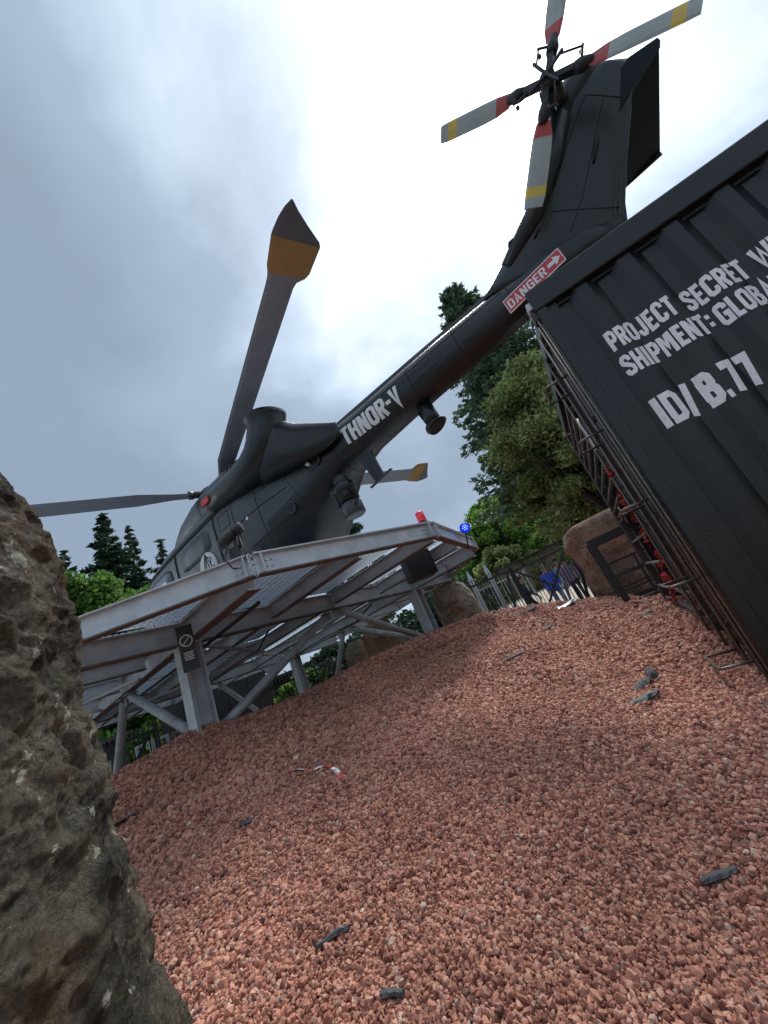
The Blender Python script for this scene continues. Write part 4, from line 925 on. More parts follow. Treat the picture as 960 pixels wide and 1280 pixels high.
# near door leaf: flat sheet with ribs, rods and ladder steps; far leaf: open bay with pale slats
m = MB(); m.box((.075, .63, -CH / 2 - .02), (.03, 1.04, CH - .20)); dr = cp(m, 'door', 'contain_end')
for b in (.125, .34, .62, 1.13):
    m = MB(); m.box((.052, b, -CH / 2 - .02), (.022, .032, CH - .26)); cp(m, 'door_rib', 'contain_end', dr)
m = MB(); m.box((.20, 2.14, -CH / 2 - .02), (.03, 1.9, CH - .20)); dr2 = cp(m, 'door', 'green_inner')
zz = -.34
while zz > -CH + .2:
    m = MB(); m.prof((.02, 1.22, zz), (.02, 3.07, zz), [(-.014, -.010), (-.014, .010), (.012, .014), (.012, -.014)], mi=0)
    cp(m, 'door_slat', 'slat' if zz < -1.5 else 'rod', dr2); zz -= .145 if zz > -1.5 else (.285 if zz > -2.3 else .15)
for b in (.045, .16, .44, .80, 1.17):
    m = MB(); m.cyl((-.010, b, -.12), (-.010, b, -CH + .1), .0115 if b > .1 else .008, 10); rd = cp(m, 'lock_rod', 'rod')
    if b > .1:
        for z in (-.22, -.95, -1.75, -2.5):
            m = MB(); m.box((.012, b, z), (.045, .045, .045)); cp(m, 'rod_bracket', 'contain_end', rd)
for i, z in enumerate((-.64, -1.12, -1.655, -2.18, -2.66)):
    m = MB(); m.tube([(.0, .20, z), (-.165, .20, z), (-.18, .215, z), (-.18, .52, z), (-.165, .535, z), (.0, .535, z)], .0085, 8); h_ = cp(m, 'ladder_step', 'rod')
    m = MB(); m.box((-.006, .20, z + .01), (.03, .03, .13)); cp(m, 'step_plate', 'black', h_)
    m = MB(); m.box((-.006, .535, z + .01), (.02, .03, .08)); cp(m, 'step_plate', 'black', h_)
for i, z in enumerate((-.10, -.20)):
    m = MB(); m.box((-.012, .075, z), (.035, .09, .06)); cp(m, 'hinge', 'galv' if i == 0 else 'contain_end')
# stencilled lettering laid into the corrugation
def cont_text(txt, a0, a1, cbase, h, t=.2):
    q = text_quads(txt, a0, -cbase, h, width=(a1 - a0), gap=.085, t=t)
    q = clip_grid(q, [f for f in folds if a0 - .02 < f < a1 + .02], 0)
    mb = MB()
    for i, p in enumerate(q):
        cx = sum(v[0] for v in p) / len(p); P = []
        for a_, z_ in p:
            aa = a_ + (cx - a_) * 1e-3; P.append(Vector((a_, cdepth(aa) - .0025 - .0004 * (i % 3), z_)))
        mb.add(P, [tuple(range(len(P)))])
    return mb
cp(cont_text('PROJECT', .245, .625, .745, .145), 'lettering', 'white', fix=False)
cp(cont_text('SECRET', .680, .990, .765, .145), 'lettering', 'white', fix=False)
cp(cont_text('WEAPON', 1.04, 1.42, .768, .145), 'lettering', 'white', fix=False)
cp(cont_text('SHIPMENT:', .235, .730, .945, .145), 'lettering', 'white', fix=False)
cp(cont_text('GLOBAL', .755, 1.07, .955, .145), 'lettering', 'white', fix=False)
cp(cont_text('ID/', .238, .440, 1.345, .205, .20), 'lettering', 'white', fix=False)
cp(cont_text('B.77', .475, .745, 1.345, .205, .24), 'lettering', 'white', fix=False)
for a_, z_ in ((1.36, -1.62), (.62, -2.18), (.82, -1.9), (.86, -1.86)):
    m = MB(); m.box((a_, cdepth(a_) - .002, z_), (.009, .003, .007)); cp(m, 'paint_chip', 'greyprint')
# red netting tangled on the door slats
m = MB(); rg = np.random.default_rng(9); path = [(1.15, -1.20), (1.2, -1.26), (1.32, -1.42), (1.42, -1.52), (1.25, -1.68), (1.30, -1.82), (1.35, -2.0), (1.7, -2.12), (1.6, -2.25), (2.05, -2.40), (2.3, -2.52), (2.55, -2.62)]
for rpt in range(3):
    P = []
    for i, (b, z) in enumerate(path):
        for k in range(3):
            b2, z2 = path[min(i + 1, len(path) - 1)]; f = k / 3
            P.append(Vector((.015 - .03 * rg.random(), b + (b2 - b) * f + rg.normal(0, .035), z + (z2 - z) * f + rg.normal(0, .03))))
    m.tube([CMW @ p for p in P], [.003 + .006 * rg.random() for _ in P], 5)
for i in range(110):
    k = rg.integers(0, len(path)); b, z = path[k]; c = Vector((.0 - .03 * rg.random(), b + rg.normal(0, .04), z + rg.normal(0, .05))); e = Vector(rg.normal(0, .02, 3)); f = Vector(rg.normal(0, .011, 3))
    m.add([CMW @ (c + e), CMW @ (c + f), CMW @ (c - e), CMW @ (c - f)], [(0, 1, 2, 3)])
tag(m.build('safety_netting', 'redcloth', fix=False), 'torn red netting tangled over the container door slats', 'netting')
# tape caught higher on the door
m = MB(); m.tube([CMW @ Vector(p) for p in ((-.02, .98, -.70), (-.03, .95, -.78), (-.02, .98, -.86), (-.03, .92, -1.04))], .010, 4); tag(m.build('barrier_tape', 'tape_w'), 'white strip of barrier tape caught high on the container door rods', 'tape')

#@@PART3
# ------------------------------------------------------------------ boulders
def rock_from_rings(name, rings, mats, amp, freq, seed, parent=None, sub=0):
    """rings: list of closed loops (same count); displaced by layered noise along the local outward direction"""
    R_ = np.array([[tuple(p) for p in r] for r in rings]); n, k = R_.shape[:2]
    ctr = R_.mean(1, keepdims=True); d = R_ - ctr; d /= np.maximum(np.linalg.norm(d, axis=2, keepdims=True), 1e-6)
    p = R_ * freq + seed * 13.7
    nz = fbm(p, 7, .66) * .45; rid = (1 - np.abs(fbm(p * 1.7 + 5, 4, .5))) * .5 - .3
    q = (R_ @ np.array([.35, .30, .88])) * freq * 1.5 + 1.3 * fbm(p * .55 + 9, 3, .5); fr = q - np.floor(q); led = np.where(fr < .86, fr / .86, (1 - fr) / .14) - .5
    q2 = (R_ @ np.array([.75, -.55, .25])) * freq * 1.1 + 1.1 * fbm(p * .6 + 3, 3, .5); fr2 = q2 - np.floor(q2); led2 = np.where(fr2 < .9, fr2 / .9, (1 - fr2) / .1) - .5
    R_ = R_ + d * ((nz + rid + .42 * led + .32 * led2) * amp)[..., None]
    v = np.concatenate([R_.reshape(-1, 3), R_[0].mean(0)[None] , R_[-1].mean(0)[None]]); idx = np.arange(n * k).reshape(n, k)
    f = np.stack([idx[:-1], np.roll(idx[:-1], -1, 1), np.roll(idx[1:], -1, 1), idx[1:]], -1).reshape(-1, 4)
    t0 = np.stack([np.full(k, n * k), np.roll(idx[0], -1), idx[0], np.full(k, n * k)], -1); t1 = np.stack([np.full(k, n * k + 1), idx[-1], np.roll(idx[-1], -1), np.full(k, n * k + 1)], -1)
    me = bpy.data.meshes.new(name); F_ = [tuple(q) for q in f] + [tuple(q[:3]) for q in t0] + [tuple(q[:3]) for q in t1]
    me.from_pydata([tuple(q) for q in v], [], F_); me.materials.append(M[mats]); me.polygons.foreach_set('use_smooth', [True] * len(F_))
    bm = bmesh.new(); bm.from_mesh(me); bmesh.ops.recalc_face_normals(bm, faces=bm.faces); bm.to_mesh(me); bm.free()
    o = bpy.data.objects.new(name, me); COL.objects.link(o); 
    if parent: o.parent = parent
    return o
# near boulder: silhouette direction (photo x by height), 1.05 m away
SIL = [(-12, 560), (0, 588), (14, 612), (32, 650), (56, 692), (74, 720), (90, 780), (97, 850), (108, 910), (127, 972), (140, 1040), (160, 1095), (180, 1150), (196, 1210), (216, 1280), (236, 1350), (262, 1440), (290, 1560)]
D0 = 1.10; sil = []
for px, py in SIL:
    r = ray(px, py); sil.append((r.z / math.hypot(r.x, r.y) * D0, math.atan2(r.x, r.y)))
sil.sort(); zs = np.linspace(sil[0][0], sil[-1][0] + .12, 420); rings = []
for z in zs:
    az = float(np.interp(z, [s[0] for s in sil], [s[1] for s in sil])); tgt = D0 * np.array([math.sin(az), math.cos(az)]); rd = np.array([math.sin(az), math.cos(az)]); lf = np.array([-rd[1], rd[0]])
    top = max(0., (z - sil[-1][0] + .25) / .37); sh = math.sqrt(max(.02, 1 - min(1, top) ** 2)); A_, B_ = .62 * sh, .42 * sh
    c = tgt + lf * .615; loop = []
    for k in range(460):
        t = 2 * math.pi * k / 460; e = 2.4
        q = c - lf * A_ * math.copysign(abs(math.cos(t)) ** (2 / e), math.cos(t)) + rd * B_ * math.copysign(abs(math.sin(t)) ** (2 / e), math.sin(t)); loop.append((q[0], q[1], z))
    rings.append(loop)
tag(rock_from_rings('boulder', rings, 'rock_big', .029, 6.5, 1), 'huge rough brown boulder with pale lichen filling the near left edge', 'boulder')
def boulder(px0, px1, ptop, pbot, d, matn, label, seed, depth=.6, tilt=0, prof=None, amp=.12, cut=0):
    pc = ((px0 + px1) / 2, (ptop + pbot) / 2)
    return None
def rock_at(name, base, w, dpt, h, mats, label, seed, shape=None, lean=(0, 0), yaw=0., amp=.10, n=46, k=80, sq=3.0):
    """free standing stone; shape = list of (height fraction, width fraction, x shift)"""
    shape = shape or [(0, 1, 0), (.5, 1, 0), (.85, .8, 0), (1, .35, 0)]
    rings = []; cy, sy = math.cos(yaw), math.sin(yaw)
    for z in np.linspace(0, 1, n):
        ws = float(np.interp(z, [s[0] for s in shape], [s[1] for s in shape])); xs = float(np.interp(z, [s[0] for s in shape], [s[2] for s in shape])) * w; loop = []
        for j in range(k):
            t = 2 * math.pi * j / k; x = w / 2 * ws * math.copysign(abs(math.cos(t)) ** (2 / sq), math.cos(t)) + xs + lean[0] * z * h; y = dpt / 2 * (.4 + .6 * ws) * math.copysign(abs(math.sin(t)) ** (2 / sq), math.sin(t)) + lean[1] * z * h
            loop.append((base[0] + x * cy - y * sy, base[1] + x * sy + y * cy, base[2] + z * h))
        rings.append(loop)
    o = rock_from_rings(name, rings, mats, amp, 1.5 / max(w, .3), seed); return tag(o, label, 'boulder')
b = at(585, 784, 9.3); rock_at('boulder', (b.x, b.y, -1.1), .92, .8, 2.10, 'rock_grey', 'squat pale grey standing stone with an orange flank right of the platform post', 2, [(0, 1.1, 0), (.5, 1.08, 0), (.80, 1.0, -.03), (.93, .85, -.05), (1, .60, -.12)], yaw=-.1, amp=.07, sq=4.5)
b = at(822, 745, 8.4); rock_at('boulder', (b.x, b.y, -1.15), 1.7, 1.1, 1.98, 'rock_red', 'tall reddish boulder under a faded cloth between the gate and the container', 3, [(0, .94, .0), (.35, .96, .0), (.6, .99, .0), (.86, 1.03, -.03), (.96, .90, -.02), (1, .72, 0)], yaw=-.35, amp=.13, sq=5)
b = at(486, 815, 9.8); rock_at('boulder', (b.x, b.y, -1.1), 1.05, .7, 2.0, 'rock_side', 'tan streaked standing stone seen behind the pipe braces', 4, [(0, 1.0, 0), (.6, 1, 0), (.9, .8, -.05), (1, .4, -.1)], amp=.08)
b = at(452, 828, 11.2); rock_at('boulder', (b.x, b.y, -1.2), .9, .7, 2.0, 'rock_grey', 'greyish standing stone half hidden by the thin leaning brace', 5, amp=.08)
# cloth on the red boulder
cl = at(794, 672, 8.3); vs = []; nX, nY = 30, 14
for j in range(nY):
    for i in range(nX):
        u = i / (nX - 1) - .5; v_ = j / (nY - 1) - .5
        vs.append((cl.x + u * 1.25 * .92 + v_ * .30, cl.y - u * 1.25 * .38 + v_ * .75, cl.z + .03 + .05 * math.sin(7 * u + 3 * v_) + .03 * math.sin(15 * v_ + 4 * u) - .9 * max(0, abs(u) - .34) ** 1.3 - 1.4 * max(0, abs(v_) - .3) ** 1.2 + .02 * float(vnoise(np.array([u * 9, v_ * 9, .5])))))
m = MB(); m.add(vs, [(j * nX + i, j * nX + i + 1, (j + 1) * nX + i + 1, (j + 1) * nX + i) for j in range(nY - 1) for i in range(nX - 1)], 0, True)
o = m.build('cloth', 'pink'); sd_ = o.modifiers.new('solid', 'SOLIDIFY'); sd_.thickness = .03; tag(o, 'faded red and white cloth draped over the top of the reddish boulder', 'cloth')

# ------------------------------------------------------------------ black crate frame beside the container
def beams(name, pieces, mats, parent, w=.05):
    for (a, b) in pieces:
        m = MB(); m.bar(a, b, w, w); m.build(name, mats, parent)
fo = at(838, 756, 6.4); fo.z = mz(fo.x, fo.y) - .05
fx = Vector((.93, -.36, 0)); fy = Vector((.36, .93, 0)); FM = Matrix(((fx.x, fy.x, 0, fo.x), (fx.y, fy.y, 0, fo.y), (0, 0, 1, fo.z), (0, 0, 0, 1)))
cr = thing('steel_crate', 'open black steel crate frame leaning between the red boulder and the container', 'crate', mw=FM)
Wc, Hc, Dc = 1.5, 1.02, .8
for y in (0, Dc):
    for a_, b_ in (((-.42, y, 0), (-.42, y, Hc)), ((Wc - .42, y, 0), (Wc - .42, y, Hc)), ((-.465, y, Hc + .045), (Wc - .375, y, Hc + .045)), ((-.374, y, .05), (Wc - .466, y, .05))):
        m = MB(); m.bar(a_, b_, .09 if a_[2] != .05 else .20, .07, (0, 1, 0)); m.build('frame_bar', 'black', cr)
for x in (-.42, Wc - .42):
    for z in (.05, Hc - .03):
        m = MB(); m.bar((x, .03, z), (x, Dc - .03, z), .05, .05); m.build('frame_bar', 'black', cr)
for z in (.30, .50, .70):
    m = MB(); m.bar((-.40, -.0, z), (Wc - .44, -.0, z), .022, .03); m.build('cross_bar', 'black', cr)
    m = MB(); m.bar((-.40, Dc, z), (Wc - .44, Dc, z), .022, .03); m.build('cross_bar', 'black', cr)
for x in (-.05, .22):
    m = MB(); m.bar((x, .0, .1), (x + .02, .0, .70), .022, .03); m.build('cross_bar', 'black', cr)
p = FM @ Vector((.42, .4, .30)); jc = thing('jerrycan', 'orange plastic container sitting inside the black crate frame', 'canister', p)
m = MB(); m.box((0, 0, .11), (.30, .2, .22)); m.build('can_body', mat('orange_plastic', (.55, .13, .03), .5, 0, (.4, .10, .03), 10), jc, bevel=.03)
m = MB(); m.tube([(-.09, 0, .22), (-.05, 0, .27), (.06, 0, .27), (.09, 0, .22)], .015, 8); m.build('can_handle', 'blackp', jc)

# ------------------------------------------------------------------ black fence and gate
def fence_run(name, label, p0, p1, h, z0, n, cat='fence', cross=None, mats='black', finial=True, bw=.018, rails=(.06, .94), rw=.065):
    p0 = Vector((p0[0], p0[1], z0)); p1 = Vector((p1[0], p1[1], z0)); t = thing(name, label, cat, p0); d = p1 - p0; L = d.length; e = d.normalized()
    m = MB(); m.bar((0, 0, 0), (0, 0, h), bw, bw, (0, 1, 0))
    if finial: m.add([(-.02, -.02, h), (.02, -.02, h), (.02, .02, h), (-.02, .02, h), (0, 0, h + .09)], [(0, 1, 4), (1, 2, 4), (2, 3, 4), (3, 0, 4), (3, 2, 1, 0)])
    b0 = m.build('bar', mats, t)
    for i in range(n):
        b = b0 if i == 0 else b0.copy()
        if i: COL.objects.link(b); b.parent = t
        b.location = e * (L * (i + .5) / n)
    for f in rails:
        m = MB(); m.bar(Vector((0, 0, h * f)), d + Vector((0, 0, h * f)), rw, rw); m.build('rail', mats, t)
    for q in (Vector((0, 0, 0)), d):
        m = MB(); m.bar(q + Vector((0, 0, -.1)), q + Vector((0, 0, h + .03)), .06, .06, (0, 1, 0)); m.build('fence_post', mats, t)
    for a_, b_ in (cross or []):
        m = MB(); off = Vector((e.y, -e.x, 0)) * .03
        m.bar(e * L * a_[0] + Vector((0, 0, h * a_[1])) + off, e * L * b_[0] + Vector((0, 0, h * b_[1])) + off, rw, rw); m.build('diagonal_brace', mats, t)
    return t
g0 = at(583, 750, 12.2); g1 = at(641, 720, 12.8); g2 = at(712, 690, 12.8)
fence_run('steel_fence', 'black steel bar fence panel between the pale stone and the gate', (g0.x, g0.y), (g1.x, g1.y), 2.08, -1.0, 19, cross=[((.92, .93), (.62, .05))])
fence_run('steel_gate', 'black steel gate with crossed diagonal braces in front of the visitors', (g1.x + .05, g1.y), (g2.x, g2.y), 1.98, -.98, 18, cat='gate', cross=[((.05, .06), (.95, .93)), ((.05, .93), (.5, .5))])
m = MB(); bx = at(630, 752, 11.9); nb = thing('notice_box', 'dark grey board fixed low on the black fence', 'board', (bx.x, bx.y, -.95)); m.box((0, 0, .32), (.50, .06, .64)); m.build('board', 'heli_dark', nb); m = MB(); m.box((0, .05, -.02), (.06, .06, .9)); m.build('stake', 'black', nb)
# silver barrier and pale pickets beyond
s0 = at(560, 752, 18); s1 = at(648, 700, 20)
fence_run('crowd_barrier', 'silver metal railing further back behind the black fence', (s0.x, s0.y), (s1.x, s1.y), 2.3, -1.0, 22, cat='barrier', mats='mesh_silver', finial=False, bw=.03)
for i, (px, lab) in enumerate(((597, 'left of two pale grey pointed timber posts behind the fence'), (623, 'right of two pale grey pointed timber posts behind the fence'))):
    p = at(px, 742, 15); t = thing('timber_post', lab, 'post', (p.x, p.y, -1.05), group=None)
    m = MB(); m.bar((0, 0, 0), (0, 0, 2.5), .17, .10, (0, 1, 0)); m.add([(-.085, -.05, 2.5), (.085, -.05, 2.5), (.085, .05, 2.5), (-.085, .05, 2.5), (0, 0, 2.85)], [(0, 1, 4), (1, 2, 4), (2, 3, 4), (3, 0, 4)]); m.build('stake', 'mesh_silver', t)
# fence and dark cabins under the platform
a0 = at(300, 880, 12.5); a1 = at(470, 805, 13.5); fence_run('steel_fence', 'black steel bar fence seen low under the platform in front of bushes', (a0.x, a0.y), (a1.x, a1.y), 1.9, -1.2, 44)
a0 = azel(-50, 0, 12.0); a1 = azel(-37, 0, 11.5); fence_run('steel_fence', 'black steel bar fence at the far left below the platform', (a0.x, a0.y), (a1.x, a1.y), 2.0, -1.2, 26, cross=[((.5, .05), (.95, .93))])
def cabin(az0, az1, d, h, label, wins, z0=-1.3, mats='cabin'):
    a = azel(az0, 0, d); b = azel(az1, 0, d * 1.02); c = (a + b) / 2; L = (b - a).length; yaw = math.atan2(b.y - a.y, b.x - a.x)
    t = thing('cabin', label, 'cabin', (c.x, c.y, z0), (0, 0, yaw))
    m = MB(); m.box((0, 1.5, h / 2), (L, 3, h)); m.build('wall', mats, t); m = MB(); m.box((0, 1.4, h + .05), (L + .3, 3.5, .10)); m.build('roof', 'heli_dark', t)
    n = int(L / .5)
    for i in range(n):
        m = MB(); m.box((-L / 2 + L * (i + .5) / n, -.012, h / 2), (L / n - .02, .02, h - .04)); m.build('cladding_panel', mats, t)
    for (u, z, w_, h_) in wins:
        m = MB(); m.box((L * u, -.04, z), (w_ + .08, .04, h_ + .08)); f = m.build('window', 'mesh_silver', t); m = MB(); m.box((L * u, -.065, z), (w_, .012, h_)); m.build('pane', 'glass', f)
    return t
cabin(-36.5, -24, 13.0, 3.3, 'black clad cabin in the shade behind the platform', [(-.3, 1.35, .12, .45), (-.12, 1.2, .10, .3)])
cabin(-23.5, -17.2, 16.5, 2.3, 'dark low shed beside the green bushes behind the platform', [])
cabin(11.5, 20.5, 31.0, 2.6, 'low tan timber wall standing behind the visitors', [], .1, 'wood')
cabin(-50, -40, 17.0, 2.5, 'grey shed with bright window openings at the far left behind the fence', [(-.2, 1.4, .5, 1.0), (.25, 1.4, .5, 1.0), (.05, 1.4, .4, 1.0)])
for i, (az, d, c_) in enumerate(((-38.3, 11.8, 'mesh_silver'), (-36.9, 11.9, 'mesh_silver'), (-34.6, 11.9, 'wood'))):
    p = azel(az, 0, d); t = thing('display_frame', ['pale door frame standing left of the black cabin', 'second pale door frame close to the black cabin', 'brown timber door frame before the black cabin'][i], 'frame', (p.x, p.y, -1.3))
    for x in (-.22, .22): m = MB(); m.bar((x, 0, 0), (x, 0, 1.75), .06, .06, (0, 1, 0)); m.build('upright', c_, t)
    m = MB(); m.bar((-.25, 0, 1.78), (.25, 0, 1.78), .06, .06); m.build('lintel', c_, t)
p = at(420, 843, 10.8); t = thing('equipment_case', 'black boxy case sitting behind the crest near the thin brace', 'case', (p.x, p.y, -1.1))
m = MB(); m.box((0, 0, .62), (.9, .5, 1.25)); m.build('case_body', 'blackp', t, bevel=.02); m = MB(); m.box((0, 0, 1.26), (.94, .54, .05)); m.build('lid', 'black', t)

# ------------------------------------------------------------------ trees
def rot_quads(cs, n, size, rg, flat=.0, aspect=1.6):
    """n leaf quads at centres cs, random orientation"""
    a = rg.normal(0, 1, (n, 3)); a[:, 2] *= (1 - flat); a /= np.linalg.norm(a, axis=1, keepdims=True); b = np.cross(a, rg.normal(0, 1, (n, 3))); b /= np.linalg.norm(b, axis=1, keepdims=True)
    s = (size * np.exp(rg.normal(0, .3, n)))[:, None]; a = a * s * aspect / 2; b = b * s / 2
    v = np.stack([cs - a, cs + b * .9, cs + a, cs - b * .9], 1).reshape(-1, 3); f = np.arange(n * 4).reshape(n, 4); return v, f
def trunk_mb(pts_, r0, r1, n=8):
    m = MB(); k = len(pts_); m.tube(pts_, [r0 + (r1 - r0) * i / (k - 1) for i in range(k)], n); return m
def broadleaf(name, label, base, H, Wd, leaf, nleaf, lsize, seed, group=None, crown0=.25, nclump=26, top=1.0, cat='tree', yflat=1.0, gap=.5):
    rg = np.random.default_rng(seed); t = thing(name, label, cat, base, group=group)
    tm = MB(); tops = []
    tm.tube([(0, 0, -.3), (.05, 0, H * .25), (-.05, .05, H * .6), (0, 0, H * .88)], [H * .022 + .04, H * .018 + .03, H * .011 + .01, .015], 8)
    cl = []
    for i in range(nclump):
        zf = rg.uniform(0, 1) ** .8; z = H * (crown0 + (1 - crown0) * zf * .93); prof_ = math.sin(math.pi * min(1, (zf * .80 + .17))) ** .7; r = Wd / 2 * prof_ * math.sqrt(rg.uniform(.12, 1.0)); th = rg.uniform(0, 6.283)
        c = np.array([r * math.cos(th), r * math.sin(th) * yflat, z]); s = Wd * rg.uniform(.08, .17) * (1.1 - .35 * zf); cl.append((c, s))
        if i % 2 == 0: tm.tube([(0, 0, max(.2, z - r * .9 - .3)), (c[0] * .5, c[1] * .5, z - r * .35 - .1), tuple(c)], [H * .007 + .01, H * .004 + .008, .006], 5)
    tm.build('trunk', 'bark', t)
    V = []; nf = nleaf // nclump
    for c, s in cl:
        d = rg.normal(0, 1, (nf, 3)); d /= np.linalg.norm(d, axis=1, keepdims=True); rr = rg.uniform(.15, 1, (nf, 1)) ** .5 * (1 + .25 * rg.normal(0, 1, (nf, 1)) * gap); V.append(c + d * rr * np.array([s, s, s * .72]))
    cs = np.concatenate(V); v, f = rot_quads(cs, len(cs), lsize, rg); npmesh('crown', v, f, leaf, t, smooth=False); return t
def conifer(name, label, base, H, Wd, nb, seed, leaf='leaf_dark', group=None, lsize=.16, per=26, droop=.25, top_r=.0, dens=1.0, crown0=.08):
    rg = np.random.default_rng(seed); t = thing(name, label, 'tree', base, group=group)
    trunk_mb([(0, 0, -.3), (0, 0, H * .5), (0, 0, H)], H * .014 + .03, .012).build('trunk', 'bark', t)
    tm = MB(); C_ = []
    for i in range(nb):
        f = (i + .5) / nb; z = H * (crown0 + (1 - crown0) * f); L = Wd / 2 * ((1 - f) ** .8 + top_r) * rg.uniform(.45, 1.15); th = i * 2.4 + rg.uniform(-.3, .3)
        d = np.array([math.cos(th), math.sin(th), 0]); e = d * L + np.array([0, 0, -droop * L + .12 * L * (f > .7)]); n_ = max(5, int(per * dens * L / (Wd / 2) + 5)); tt = rg.uniform(.12, 1, n_) ** .8
        side = np.array([-d[1], d[0], 0]); sp_ = rg.normal(0, 1, n_) * .16 * L * (1.1 - tt); c = np.array([0, 0, z]) + tt[:, None] * e + side * sp_[:, None] + np.stack([rg.normal(0, .03, n_), rg.normal(0, .03, n_), -np.abs(rg.normal(0, .10 * L ** .5, n_))], 1) + np.array([0, 0, 1.]) * (.10 * L * np.sin(tt * 3.0))[:, None]
        C_.append(c)
        if L > .4 and i % 2 == 0: tm.tube([(0, 0, z), (e[0] * .55, e[1] * .55, z + e[2] * .4 + .05), (e[0] * .95, e[1] * .95, z + e[2] * .95)], [.03, .018, .006], 4)
    tag(tm.build('branches', 'bark', t), kind='stuff')
    cs = np.concatenate(C_); v, f = rot_quads(cs, len(cs), lsize, rg, .5, 2.2); npmesh('crown', v, f, leaf, t, smooth=False); return t
G0 = -1.32
def gp(az, d): v = azel(az, 0, d); return (v.x, v.y, G0)
def hgt(el, d): return d * math.tan(math.radians(el)) - G0
# right: tall dark evergreen and a looser olive tree in front of it
conifer('evergreen_tree', 'tall dark evergreen rising behind the tail boom', gp(26.5, 15.5), hgt(41.0, 15.5), 6.4, 760, 21, 'leaf_cyp', lsize=.105, per=130, droop=-.25, top_r=.12, crown0=.25, dens=1.0)
broadleaf('olive_tree', 'loose olive green tree with sky gaps left of the container', gp(28.2, 13.2), hgt(29, 13.2), 4.6, 'leaf_olive', 42000, .075, 22, nclump=130, crown0=.36, gap=.9)
broadleaf('olive_tree', 'lower olive green tree crown resting above the reddish boulder', gp(24.0, 14.6), hgt(17, 14.6), 3.6, 'leaf_olive', 24000, .08, 23, nclump=80, crown0=.50, gap=.9)
conifer('evergreen_tree', 'low dark evergreen filling the gap behind the olive trees', gp(29, 24), hgt(15, 24), 7.5, 150, 24, 'leaf_cyp', lsize=.2, per=120, droop=.1, top_r=.3, crown0=.02)
# middle: spring green trees beyond the gate
for i, (az, el, d, w_, lf, lab) in enumerate(((14.6, 15.4, 24, 5.2, 'leaf_lime', 'bright green tree above the black gate'), (10.6, 12.6, 26, 4.6, 'leaf_mid', 'bright green tree just right of the blue lamp'), (18.2, 12.5, 25, 5.0, 'leaf_mid', 'mid green tree partly behind the reddish boulder'), (7.5, 9.5, 30, 5.5, 'leaf_lime', 'pale green tree low behind the platform right rim'), (12.5, 8.4, 21, 4.0, 'leaf_olive', 'olive bush behind the silver railing'), (21, 9, 22, 5, 'leaf_mid', 'shaded green bush behind the reddish boulder'))):
    broadleaf('leafy_tree', lab, gp(az, d + 12), hgt(el, d + 12), w_ * (d + 12) / d, lf, 30000, .17, 30 + i, nclump=60, crown0=.12)
for i, (az, el, d, w_, lf, lab) in enumerate(((-46.5, 24.5, 22, 7.2, 'leaf_mid', 'green tree against the near boulder at left'), (-40.3, 23.2, 22, 6.2, 'leaf_mid', 'fresh green tree below the tallest left fir'), (-35.6, 20.6, 23, 5.6, 'leaf_lime', 'yellow green tree left of the helicopter nose'), (-31, 19, 25, 5.5, 'leaf_mid', 'green tree half behind the helicopter nose'))):
    broadleaf('leafy_tree', lab, gp(az, d), hgt(el, d), w_, lf, 34000, .14, 50 + i, nclump=80, crown0=.15)
conifer('fir_tree', 'tallest dark fir at left above the green trees', gp(-39.0, 30), hgt(29.8, 30), 9.6, 190, 61, lsize=.20, per=200)
conifer('fir_tree', 'second thin fir with open branches at left', gp(-36.3, 31), hgt(28.0, 31), 8.0, 130, 62, lsize=.18, per=110, droop=.15)
conifer('fir_tree', 'short fir tip nearest the helicopter nose', gp(-32.8, 31), hgt(25.5, 31), 6.4, 110, 63, lsize=.20, per=80)
conifer('fir_tree', 'dark fir tip beside the near boulder', gp(-43.5, 33), hgt(26, 33), 6, 80, 64, lsize=.25, per=60)
broadleaf('leafy_tree', 'small leafy treetop seen just under the searchlight', gp(-6.2, 28), hgt(20.8, 28), 4.6, 'leaf_dark', 12000, .13, 71, nclump=50, crown0=.3)
for i, (az, el, d, w_, lf, lab) in enumerate(((-14, 5.0, 16.5, 4.4, 'leaf_dark', 'green hedge plant behind the fence under the platform'), (-19.5, 3.2, 15.5, 3.2, 'leaf_lime', 'bright green bush low under the platform'), (-9, 5.0, 17, 4.4, 'leaf_dark', 'dark green bush behind the leaning brace'), (-2.5, 4.6, 18, 5, 'leaf_dark', 'green bush behind the pale standing stone'), (3.5, 6.6, 19, 5, 'leaf_dark', 'dark bush behind the right platform post'))):
    broadleaf('bush', lab, gp(az, d), hgt(el, d), w_, lf, 14000, .10, 80 + i, nclump=50, crown0=.05, cat='bush')
# far hedge mass that closes the view behind everything
rg = np.random.default_rng(99); n = 60000; az = np.radians(rg.uniform(-75, 60, n)); dd = rg.uniform(36, 42, n); top = 1.7 + .9 * vnoise(np.stack([np.degrees(az) * .28, az * 0, az * 0], -1)); zz = G0 + rg.uniform(0, 1, n) ** .8 * (top - G0) * 1.0
v, f = rot_quads(np.stack([dd * np.sin(az), dd * np.cos(az), zz], -1), n, .5, rg); tag(npmesh('far_hedge', v, f, 'leaf_dark', smooth=False), 'dark far hedge closing the view behind the walk', 'hedge', kind='stuff')

